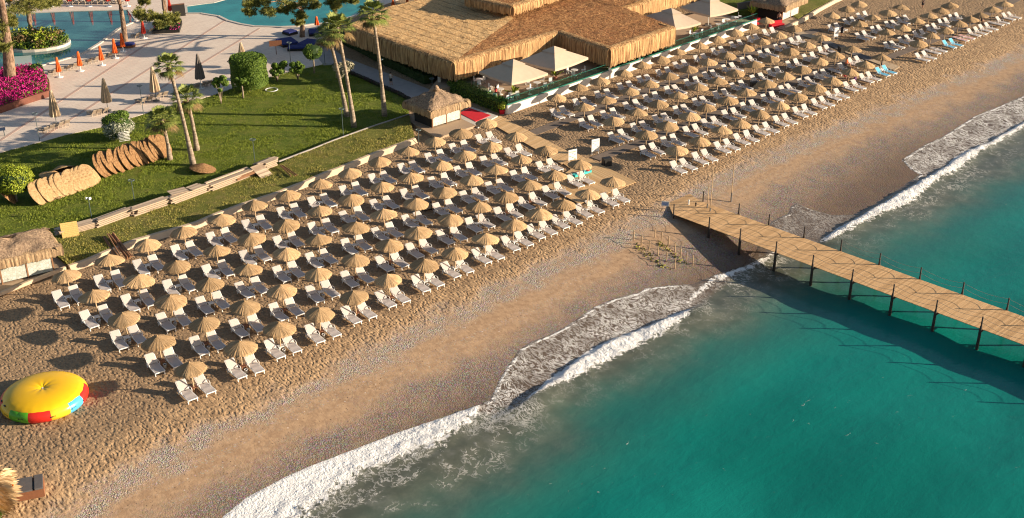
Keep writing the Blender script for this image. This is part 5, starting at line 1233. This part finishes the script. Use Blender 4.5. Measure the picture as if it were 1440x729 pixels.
# ------------------------------------------------------------------ folded parasols and terrace loungers
def folded(bx, by, tx, ty, label, mat, group=None, r=.42, base_='round', zg=.06):
    B = at(bx, by, zg); T = rise(B, tx, ty, 8); h = (T-B).z; root = empty('folded_parasol', B); tag(root, label, 'parasol', group)
    b = MB(); b.tube([(0, 0, 0), (0, 0, h)], .04, 8); b.build('pole', M['white'] if mat != 'beige' else M['steel'], root)
    b = MB(); n = 20; prof = [(.05, h+.02), (.16, h-.12), (.55*r, h*.72), (.85*r, h*.48), (r, h*.30), (r*.85, h*.27), (.1, h*.33)]; vs = []; fs = []; random.seed(int(bx))
    for i, (rr, z) in enumerate(prof):
        for k in range(n): a = 2*PI*k/n; q = rr*(1+(.30 if k % 2 else -.22)*(i > 1)); vs.append((q*math.cos(a), q*math.sin(a), z+(random.uniform(-.06, .06) if i > 3 else 0)))
    for i in range(len(prof)-1):
        for k in range(n): fs.append((i*n+k, (i+1)*n+k, (i+1)*n+(k+1) % n, i*n+(k+1) % n))
    b.add(vs, fs); b.build('folded_canopy', M[mat], root)
    b = MB(); b.lathe([(.45, 0), (.42, .08), (.08, .12), (.06, .4)] if base_ == 'round' else [(.45, 0), (.45, .1), (.05, .12)], 16); b.build('base', M['white'] if mat != 'beige' else M['greywall'], root); return root
for (bx, by), (tx, ty), lb in (((80,177),(64,128),'tall folded beige parasol nearest to the round left tree'), ((152,156),(139,111),'tall folded beige parasol above the flower arbour'), ((220,142),(209,94),'tall folded beige parasol behind the tall palm crown'), ((283,124),(276,76),'folded grey-beige parasol in shade beside the young tree'), ((342,95),(336,60),'folded beige parasol partly hidden by the block-shaped tree')):
    folded(bx, by, tx, ty, lb, 'beige_shade' if 'grey' in lb else 'beige', r=.5)
for i, ((bx, by), (tx, ty)) in enumerate([((22,112),(17,82)), ((84,108.6),(78,81)), ((113.6,100),(104,73)), ((144,92),(137,65)), ((163,82),(155.5,55)), ((173.7,73),(167,47)), ((203,54),(198,29)), ((446,40),(441,23)), ((240,22),(235,-2)), ((477,42),(476,21))]):
    lb = ['closed orange parasol beside the thick pine trunk', 'closed orange parasol at the left end of the poolside row', 'closed orange parasol second along the poolside row', 'closed orange parasol in the middle of the poolside row', 'closed orange parasol left of the straight pine trunk', 'closed orange parasol right in front of the straight pine trunk', 'closed red parasol alone between the two pines', 'closed orange parasol right of the bushy pine trunk', 'closed red parasol beside the dark wall between the pools', 'closed orange parasol behind the palm crown'][i]
    folded(bx, by, tx, ty, lb, 'oredd' if 'red p' in lb and 'orange' not in lb else 'orange', r=.28)
# parasols on the far pool edge (their reflections show in the water)
for i in range(7):
    folded(18+27*i if i else 16, 9, 15+27*i, -18, 'closed red parasol standing on the far edge of the pool', 'oredd', 'red parasols along the far pool edge', r=.30)
for i, x in enumerate((553, 573, 585)):
    folded(x, 14-3*i, x-2, 0-3*i, ['closed orange parasol left of the roof corner at the top edge', 'closed orange parasol in the middle behind the roof edge', 'closed orange parasol right behind the roof edge'][i], 'orange', r=.28)
def terrace_lounger():
    root = empty('pool_lounger'); m_ = M['loungedark']; b = MB(); b.box((0, -.2, .32), (.6, 1.3, .07)); b.build('seat', m_, root); b = MB(); b.beam((0, .42, .34), (0, .95, .85), .58, .07); b.build('backrest', m_, root)
    for s_ in (-1, 1):
        for y in (-.75, .4): b = MB(); b.beam((s_*.25, y, .3), (s_*.25, y, 0), .07, .07, Vector((0, 1, 0))); b.build('leg', m_, root)
        b = MB(); b.tube([(s_*.32, .35, .32), (s_*.33, .3, .52), (s_*.33, -.1, .52), (s_*.32, -.15, .32)], .03, 6); b.build('armrest', m_, root)
    return root
tl = terrace_lounger(); tu = False; KIDS.clear()
rows_ = [('in the shaded row under the leftmost folded parasol', (56,188), (98,174), 4, -2.4), ('in the row under the folded parasol above the arbour', (126,163), (150,158), 3, -2.4), ('in the row under the folded parasol behind the palm crown', (193,147), (236,134), 4, -2.4), ('in the shaded row under the grey-beige parasol', (262,128), (296,119), 4, -2.4),
         ('in the poolside row of orange parasols', (70,106), (168,76), 10, -2.4), ('beside the lone red parasol', (186,55), (214,45), 3, -2.4), ('in the row on the far side of the pool', (68,6), (172,5), 12, 1.2), ('right of the third pool row', (12,9), (45,8), 3, 1.2)]
for desc, a, c, n, rz in rows_:
    for i in range(n):
        p = at(a[0]+(c[0]-a[0])*(i+.5)/n, a[1]+(c[1]-a[1])*(i+.5)/n, .06); o = tl if not tu else copy_tree(tl); tu = True; random.seed(i); o.location = p; o.rotation_euler.z = rz+random.uniform(-.12, .12)
        tag(o, 'grey-brown pool lounger '+desc, 'pool lounger', 'pool loungers '+desc)
# blue cushions around the bushy pine
cpt = at(425, 52, .06)
for i, (x, y, w_, d_, rz) in enumerate([(404,62,2.4,3.2,.5), (436,64,2.6,3.0,-.4), (445,48,2.2,2.6,.2), (418,70,2.6,1.6,.1), (408,48,1.6,1.6,.8)]):
    c = at(x, y, .06); root = empty('daybed', c, rz); tag(root, ['navy daybed left of the bushy pine', 'navy daybed right of the bushy pine', 'navy daybed behind the bushy pine on the right', 'long navy daybed in front of the bushy pine', 'small navy daybed behind the bushy pine on the left'][i], 'daybed'); b = MB(); b.box((0, 0, .18), (w_, d_, .3)); b.build('base', M['darkwall'], root); b = MB(); b.box((0, 0, .42), (w_*.94, d_*.94, .18)); b.build('mattress', M['bluecush'], root)
c = at(412, 78, .06); root = empty('lounge_screen', c, .2); tag(root, 'brown slatted screen on a pole left of the ball tree', 'screen'); b = MB(); b.box((-2.2, .9, 1.55), (1.7, .15, .75)); b.build('panel', M['brown_table'], root); b = MB(); b.beam((-2.2, .9, 1.2), (-2.2, .9, 0), .1, .1, Vector((0, 1, 0))); b.build('post', M['brown_table'], root)
for i, (x, y, lb) in enumerate(((182, 66, 'dark round daybed beside the straight pine trunk'), (168, 66, 'second dark daybed left of the straight pine trunk'))):
    c = at(x, y, .06); root = empty('daybed', c); tag(root, lb, 'daybed'); b = MB(); b.lathe([(.1, 0), (.85, .02), (.9, .35), (.1, .38)], 18); b.build('base', M['brown_table'], root); b = MB(); b.lathe([(.1, .38), (.8, .38), (.78, .52), (.1, .56)], 18); b.build('mattress', M['bluecush'], root)
c0, c1 = at(243, 24, .06), at(261, 22, .06); root = empty('dark_screen_wall', c0); tag(root, 'dark panel wall between the two pools at the top edge', 'wall'); b = MB(); b.beam(Vector((0, 0, .9)), (c1-c0)+Vector((0, 0, .9)), .3, 1.8); b.build('panel', M['darkwall'], root); b = MB(); b.beam(Vector((0, 0, 1.83)), (c1-c0)+Vector((0, 0, 1.83)), .36, .06); b.build('coping', M['brown_table'], root)
# hose coil on the lawn
b = MB(); cc = g0(382, 127); random.seed(2)
pts = [cc+Vector((.75*math.cos(a)*(1+.08*math.sin(a*.7)), .75*math.sin(a), .04+.008*a/6)) for a in np.linspace(0, 30, 120)]; b.tube(pts, .03, 5); tag(b.build('hose_coil', M['lampw'], None), 'coiled pale hose lying on the lawn beside the block-shaped tree', 'hose')
c = at(-2, 192, .06); root = empty('table', c); tag(root, 'navy-topped table cut by the left edge of the terrace', 'table'); b = MB(); b.box((0, 0, .8), (1.7, 1.0, .06), .4); b.build('table_top', M['navy'], root)
for sx in (-.6, .6): b = MB(); b.beam((sx, sx*.4, .77), (sx, sx*.4, 0), .07, .07, Vector((0, 1, 0))); b.build('leg', M['steel'], root)

# ------------------------------------------------------------------ signs at the boardwalk
def sign(bx, by, tx, ty, w_, rz, label, cols, seed):
    B = gat(bx, by); T = rise(B, tx, ty, 5); h = (T-B).z; root = empty('sign_board', B, rz); tag(root, label, 'sign'); b = MB(); b.box((0, 0, (h+.25)/2+.1), (w_, .07, h-.25)); b.build('panel', M['white'], root)
    b = MB(); random.seed(seed)
    for r in range(5):
        for c_ in range(3):
            b = MB(); b.box(((c_-1)*w_*.28, -.04, .45+r*(h-.6)/5), (w_*.2, .014, .12)); 
            if (r+c_+seed) % 3 == 0: b.build('pictogram', cols[(r+c_) % len(cols)], root)
    b = MB(); b.box((0, -.042, h-.14), (w_*.8, .014, .09)); b.build('heading', cols[0], root)
    for s_ in (-1, 1): b = MB(); b.beam((s_*w_*.42, 0, h*.5), (s_*w_*.42, 0, -.1), .05, .05, Vector((0, 1, 0))); b.build('leg', M['white'], root)
pg = plain('faded_green_print', (.35, .45, .30, 1), .7); pb = plain('faded_grey_print', (.42, .45, .5, 1), .7)
sign(805, 229, 805, 212, 1.05, .5, 'white sign board with faint green pictures standing on the near boardwalk', [pg, pb], 1); sign(837, 217, 837, 197, 1.0, .5, 'plain white sign board with small marks on the gravel beyond the boardwalk', [pb], 2)
sign(1175, 55, 1175, 40, .8, .5, 'narrow white sign board beside the person in black', [pb], 3)
def blackbox(x, y, label, z=0):
    c = gat(x, y); root = empty('loudspeaker', c, .4); tag(root, label, 'loudspeaker'); b = MB(); b.box((0, 0, .45), (.95, .55, .9)); b.build('cabinet', M['black'], root); b = MB(); b.box((0, -.3, .45), (.75, .06, .6)); b.build('grille', M['darkwall'], root)
blackbox(853, 233, 'black box standing at the edge of the near boardwalk'); blackbox(1060, 125, 'black box between loungers in the middle block'); blackbox(1183, 74, 'black box at the crossing of the far walkway'); blackbox(600, 295, 'black box under an umbrella of the near block')
# turquoise towel figures on the boardwalk: two-seat turquoise lounger
c = at(818, 246, .125); root = empty('water_bike', c, -.9); tag(root, 'turquoise plastic seat with red details lying on the boardwalk end', 'beach toy')
b = MB(); b.box((0, 0, .18), (.55, 2.3, .22)); b.build('hull', M['turq'], root); b = MB(); b.beam((0, .1, .25), (0, .35, 1.15), .6, .08); b.build('seat_back', plain('aqua_vinyl', (.25, .62, .66, 1), .5), root)
for y in (-.35, .75): b = MB(); b.box((0, y, .34), (.5, .25, .14)); b.build('red_pad', M['redv'], root)

# ------------------------------------------------------------------ people
def person(loc, rz, label, top, bottom, pose='stand', arms=(.25, .25)):
    root_verts = []
    S = pose == 'sit'
    hip = .52 if S else .92; V_ = [(0, 0, hip)]; E_ = []; Rr = [.13]
    def add(p, r, par): V_.append(p); Rr.append(r); E_.append((par, len(V_)-1)); return len(V_)-1
    ch_ = add((0, 0, hip+.28), .13, 0); sh = add((0, .01, hip+.48), .12, ch_); nk = add((0, 0, hip+.58), .055, sh); hd = add((0, -.02, hip+.68), .085, nk); add((0, -.01, hip+.80), .075, hd); add((0, -.11, hip+.69), .02, hd)
    for s_, ar in ((-1, arms[0]), (1, arms[1])):
        a = add((s_*.18, 0, hip+.47), .055, sh); e = add((s_*(.24+ar*.2), .03-ar*.1, hip+.20), .042, a); w_ = add((s_*(.25+ar*.25), -.08-ar*.25, hip-.02+ar*.3), .03, e); hn = add((s_*(.25+ar*.26), -.11-ar*.28, hip-.09+ar*.32), .032, w_)
        for f in range(4): add((s_*(.23+f*.014+ar*.26), -.13-ar*.3, hip-.175+ar*.33+abs(f-1.5)*.01), .009, hn)
        add((s_*(.21+ar*.26), -.14-ar*.28, hip-.11+ar*.32), .010, hn)
        if S: k = add((s_*.11, -.42, hip+.03), .065, 0); f_ = add((s_*.12, -.50, .09), .042, k)
        else: k = add((s_*.10, -.02+s_*.05, .50), .07, 0); f_ = add((s_*.11, .02+s_*.09, .09), .042, k)
        add((V_[f_][0], V_[f_][1]-.17, .04), .035, f_)
    me = bpy.data.meshes.new('person'); me.from_pydata(V_, E_, []); body = bpy.data.objects.new('body', me); C.objects.link(body); me.materials.append(M['skin'])
    root = empty('person', loc, rz); tag(root, label, 'person'); body.parent = root
    mo = body.modifiers.new('skin', 'SKIN')
    if not me.skin_vertices: 
        import bmesh; bm = bmesh.new(); bm.from_mesh(me); bm.verts.layers.skin.verify(); bm.to_mesh(me); bm.free()
    for i, r in enumerate(Rr): me.skin_vertices[0].data[i].radius = (r, r)
    me.skin_vertices[0].data[0].use_root = True; body.modifiers.new('sub', 'SUBSURF').levels = 1; body.modifiers['sub'].render_levels = 1
    b = MB(); b.lathe([(.165, hip-.02), (.16, hip+.2), (.19, hip+.42), (.12, hip+.55)], 14); b.build('shirt', M[top], root, True)
    if S: b = MB(); b.tube([(-.1, 0, hip), (-.11, -.3, hip+.02)], [.12, .09], 8); b.tube([(.1, 0, hip), (.11, -.3, hip+.02)], [.12, .09], 8); b.build('shorts', M[bottom], root, True)
    else: b = MB(); b.lathe([(.19, hip-.36), (.185, hip-.1), (.165, hip+.02)], 14); b.build('shorts', M[bottom], root, True)
    b = MB(); b.lathe([(.02, hip+.86), (.085, hip+.82), (.10, hip+.74), (.085, hip+.66)], 12, (0, .02, 0)); b.build('hair', M['hair'], root, True); return root
person(at(550, 120, .06), 2.6, 'person in a pale top and dark shorts walking on the garden path', 'pale_cloth', 'dark_cloth', arms=(.4, .1))
person(gat(1201, 119), -.6, 'person in a purple dress standing at the sea side of the middle block', 'purple', 'purple')
person(gat(1187, 113), .5, 'person in red sitting by the blue-towelled loungers', 'red_cloth', 'red_cloth', 'sit', (.5, .5))
person(gat(1183, 52), .3, 'person dressed all in black standing beside the narrow white sign', 'dark_cloth', 'dark_cloth')
person(gat(1190, 95), 1.2, 'sunburnt person in orange sitting under the second sea row of the middle block', 'orange', 'skin', 'sit')
person(at(1095, 33, .2), 0, 'person with bare arms at the corner of the far kiosk', 'skin', 'dark_cloth')
person(gat(1297, 12), 1., 'person in dark clothes between loungers at the top of the far block', 'dark_cloth', 'dark_cloth')
person(gat(1379, 34), 2., 'person with dark hair under the seaward row of the far block', 'dark_cloth', 'skin', 'sit')
person(at(697, 136, ZF), 1., 'guest sitting at a table on the restaurant terrace', 'red_cloth', 'dark_cloth', 'sit')
folded(1238, 98, 1238, 78, 'closed dark green parasol beside the end of the far walkway', 'navy', r=.12, zg=0)
# red sofa group by the far kiosk
for (x, y, rz, lb) in ((1092,38,.4,'red sofa beside the far kiosk, larger one'), (1066,34,.4,'small red sofa at the end of the white terrace wall')):
    c = gat(x, y); root = empty('sofa', c, rz); tag(root, lb, 'sofa'); w_ = 2.2 if 'larger' in lb else 1.0; b = MB(); b.box((0, 0, .25), (w_, .8, .4)); b.build('seat', M['red'], root); b = MB(); b.box((0, .36, .55), (w_, .18, .6)); b.build('backrest', M['red'], root)
# dark wall and lawn beyond the restaurant terrace
gl = px([(1000,10),(1085,8),(1080,18),(1040,22)], .5); 
sheet('far_lawn', px([(960,-60),(1060,-60),(1084,2),(1070,12),(1036,16),(1010,8)], .9), -.1, .9, M['lawn']); sheet('far_bank', px([(1122,26),(1142,14),(1158,6),(1185,-6),(1200,-40),(1090,-60),(1084,2)], .35), -.1, .35, M['bank'])
wall_run(px([(1036,22),(1068,17),(1084,8)], 0), 0, 1.9, .2, 0, M['greywall'], 'grey_wall', 'grey curved retaining wall at the far end of the restaurant terrace', 'wall')
wall_run(px([(1105,41),(1128,30),(1150,16),(1172,4),(1200,-8)], 0), -.1, .4, .3, .3, M['cream'], 'kerb_wall', 'cream kerb wall right of the far kiosk', 'wall')

# ------------------------------------------------------------------ bottom-left corner
c = gat(38, 694); root = empty('beach_crate', c, .35); tag(root, 'brown wooden box with a grey lid at the bottom left corner', 'box'); b = MB(); b.box((0, 0, .3), (2.2, 1.5, .6)); b.build('body', M['brown_table'], root); b = MB(); b.box((-.32, .02, .66), (1.5, 1.56, .08)); b.build('lid', M['matd'], root); b = MB(); b.box((.82, .02, .68), (.5, 1.56, .12)); b.build('end_board', M['matd'], root); b = MB(); b.box((.45, -.2, .63), (.2, .9, .06)); b.build('gap_tray', M['black'], root)
c = gat(0, 716); root = empty('pampas_clump', c); tag(root, 'clump of dry straw plumes at the bottom left corner', 'plant'); random.seed(31)
b = MB()
for _ in range(1300):
    a = random.uniform(0, 6.28); q = random.random()**.6*1.2; el = random.uniform(.2, 1.2); L = random.uniform(.5, 1.3); p = Vector((q*math.cos(a)*.7-.5, q*math.sin(a), random.uniform(.3, 2.0))); d = Vector((math.cos(a)*math.cos(el)+.45, math.sin(a)*math.cos(el), math.sin(el)*.5-.15)).normalized(); s_ = d.orthogonal().normalized()*.035; b.add([p-s_, p+s_, p+d*L*.6+s_*1.4, p+d*L+Vector((0, 0, -.25))], [(0, 1, 2, 3)])
b.build('plumes', M['pampas'], root); b = MB()
for _ in range(500): leaf_mesh(b, Vector((random.uniform(-1.5, .5), random.uniform(-1.6, -.4), random.uniform(.1, .8))), .28)
b.build('leaves', M['leaf'], root); b = MB(); b.tube([(0, 0, -.1), (-.2, 0, 2.0)], .12, 7); b.build('stem', M['palmbark'], root)
c = at(12, 682, 1.1); b = MB(); root = empty('life_ring', c); tag(root, 'orange life ring hanging in the dry straw plumes', 'life ring'); b.tube([(.36*math.cos(a), -.15+.2*math.sin(a), .32*math.sin(a)) for a in np.linspace(0, 2*PI, 25)], .075, 8); b.build('ring', M['orange'], root, True); b = MB(); b.tube([(.43*math.cos(a), -.15+.23*math.sin(a), .38*math.sin(a)) for a in np.linspace(0, 2*PI, 25)], .012, 5); b.build('grab_rope', M['rope'], root)

# ------------------------------------------------------------------ grass blades and loose straw
def tri_cloud(name, base, tips, wdt, mat, parent=None):
    n = len(base); d = rng.normal(size=(n, 3)); d[:, 2] = 0; d /= np.linalg.norm(d, axis=1)[:, None]; a = base-d*wdt; b_ = base+d*wdt
    co = np.stack([a, b_, tips], 1).reshape(-1, 3); me = bpy.data.meshes.new(name); me.vertices.add(3*n); me.vertices.foreach_set('co', co.ravel()); me.loops.add(3*n); me.loops.foreach_set('vertex_index', np.arange(3*n)); me.polygons.add(n); me.polygons.foreach_set('loop_start', np.arange(n)*3); me.update(calc_edges=True)
    me.materials.append(mat); o = bpy.data.objects.new(name, me); C.objects.link(o)
    if parent: o.parent = parent
    return o
def sample_poly(P, n):
    Q = np.array([(p.x, p.y) for p in P]); lo, hi = Q.min(0), Q.max(0); pts = rng.uniform(lo, hi, size=(n, 2)); k = inpoly(Q, pts[:, 0], pts[:, 1]); return pts[k]
def grass(poly, z, n, h, mat, name):
    p = sample_poly(poly, n); nz = np.array([mnoise.noise((x*.35, y*.35, 1.7))+.6*mnoise.noise((x*1.3, y*1.3, 5)) for x, y in p]); keep = rng.random(len(p)) < np.clip(.62+nz*.9, .12, 1); p = p[keep]; nz = nz[keep]
    b_ = np.column_stack([p, np.full(len(p), z-.01)]); hh = h*(.6+.8*rng.random(len(p)))*(1+np.clip(nz, -.4, .6)); t_ = b_+np.column_stack([rng.normal(size=(len(p), 2))*.045, hh]); tag(tri_cloud(name, b_, t_, .028, mat), kind='stuff')
vis = [p for p in lawn_poly]
grass(lawn_poly, .02, 520000, .10, M['blade'], 'lawn_grass')
grass(bank_poly, .47, 150000, .11, M['blade_dry'], 'bank_grass')
def straw(o, n, mat, L=.30):
    me = o.data; A = np.array([p.area for p in me.polygons]); cen = np.array([p.center for p in me.polygons]); N = np.array([p.normal for p in me.polygons]); cu = np.cumsum(A)/A.sum(); idx = np.searchsorted(cu, rng.random(n)); idx = np.minimum(idx, len(A)-1)
    b_ = cen[idx]+rng.normal(size=(n, 3))*.2*np.array([1, 1, 0]); t_ = b_+N[idx]*rng.uniform(.02, .12, (n, 1))+rng.normal(size=(n, 3))*L*.5*np.array([1, 1, .15]); tri_cloud('loose_straw', b_, t_, .035, mat, rest)
for o in [c for c in C.objects if c.name.startswith('roof_slope')]:
    area = sum(p.area for p in o.data.polygons); straw(o, int(area*28), M['straw_gold'] if o.data.materials[0] == M['roofL'] else M['straw_brown'])

b = MB(); b.prism(px([(16,98),(17,80),(44,78),(46,95)], .11), .0, .115); o = b.build('pool_step', plain('pool_step_stone', (.42, .50, .46, 1), .3)); tag(o, kind='structure')

from collections import defaultdict
_d = defaultdict(list)
for o in C.objects:
    if 'category' in o: _d[o['label']].append(o.get('group'))
for k, v in _d.items():
    if len(v) > 1 and (None in v or len(set(v)) > 1): print('DUP', k, v)
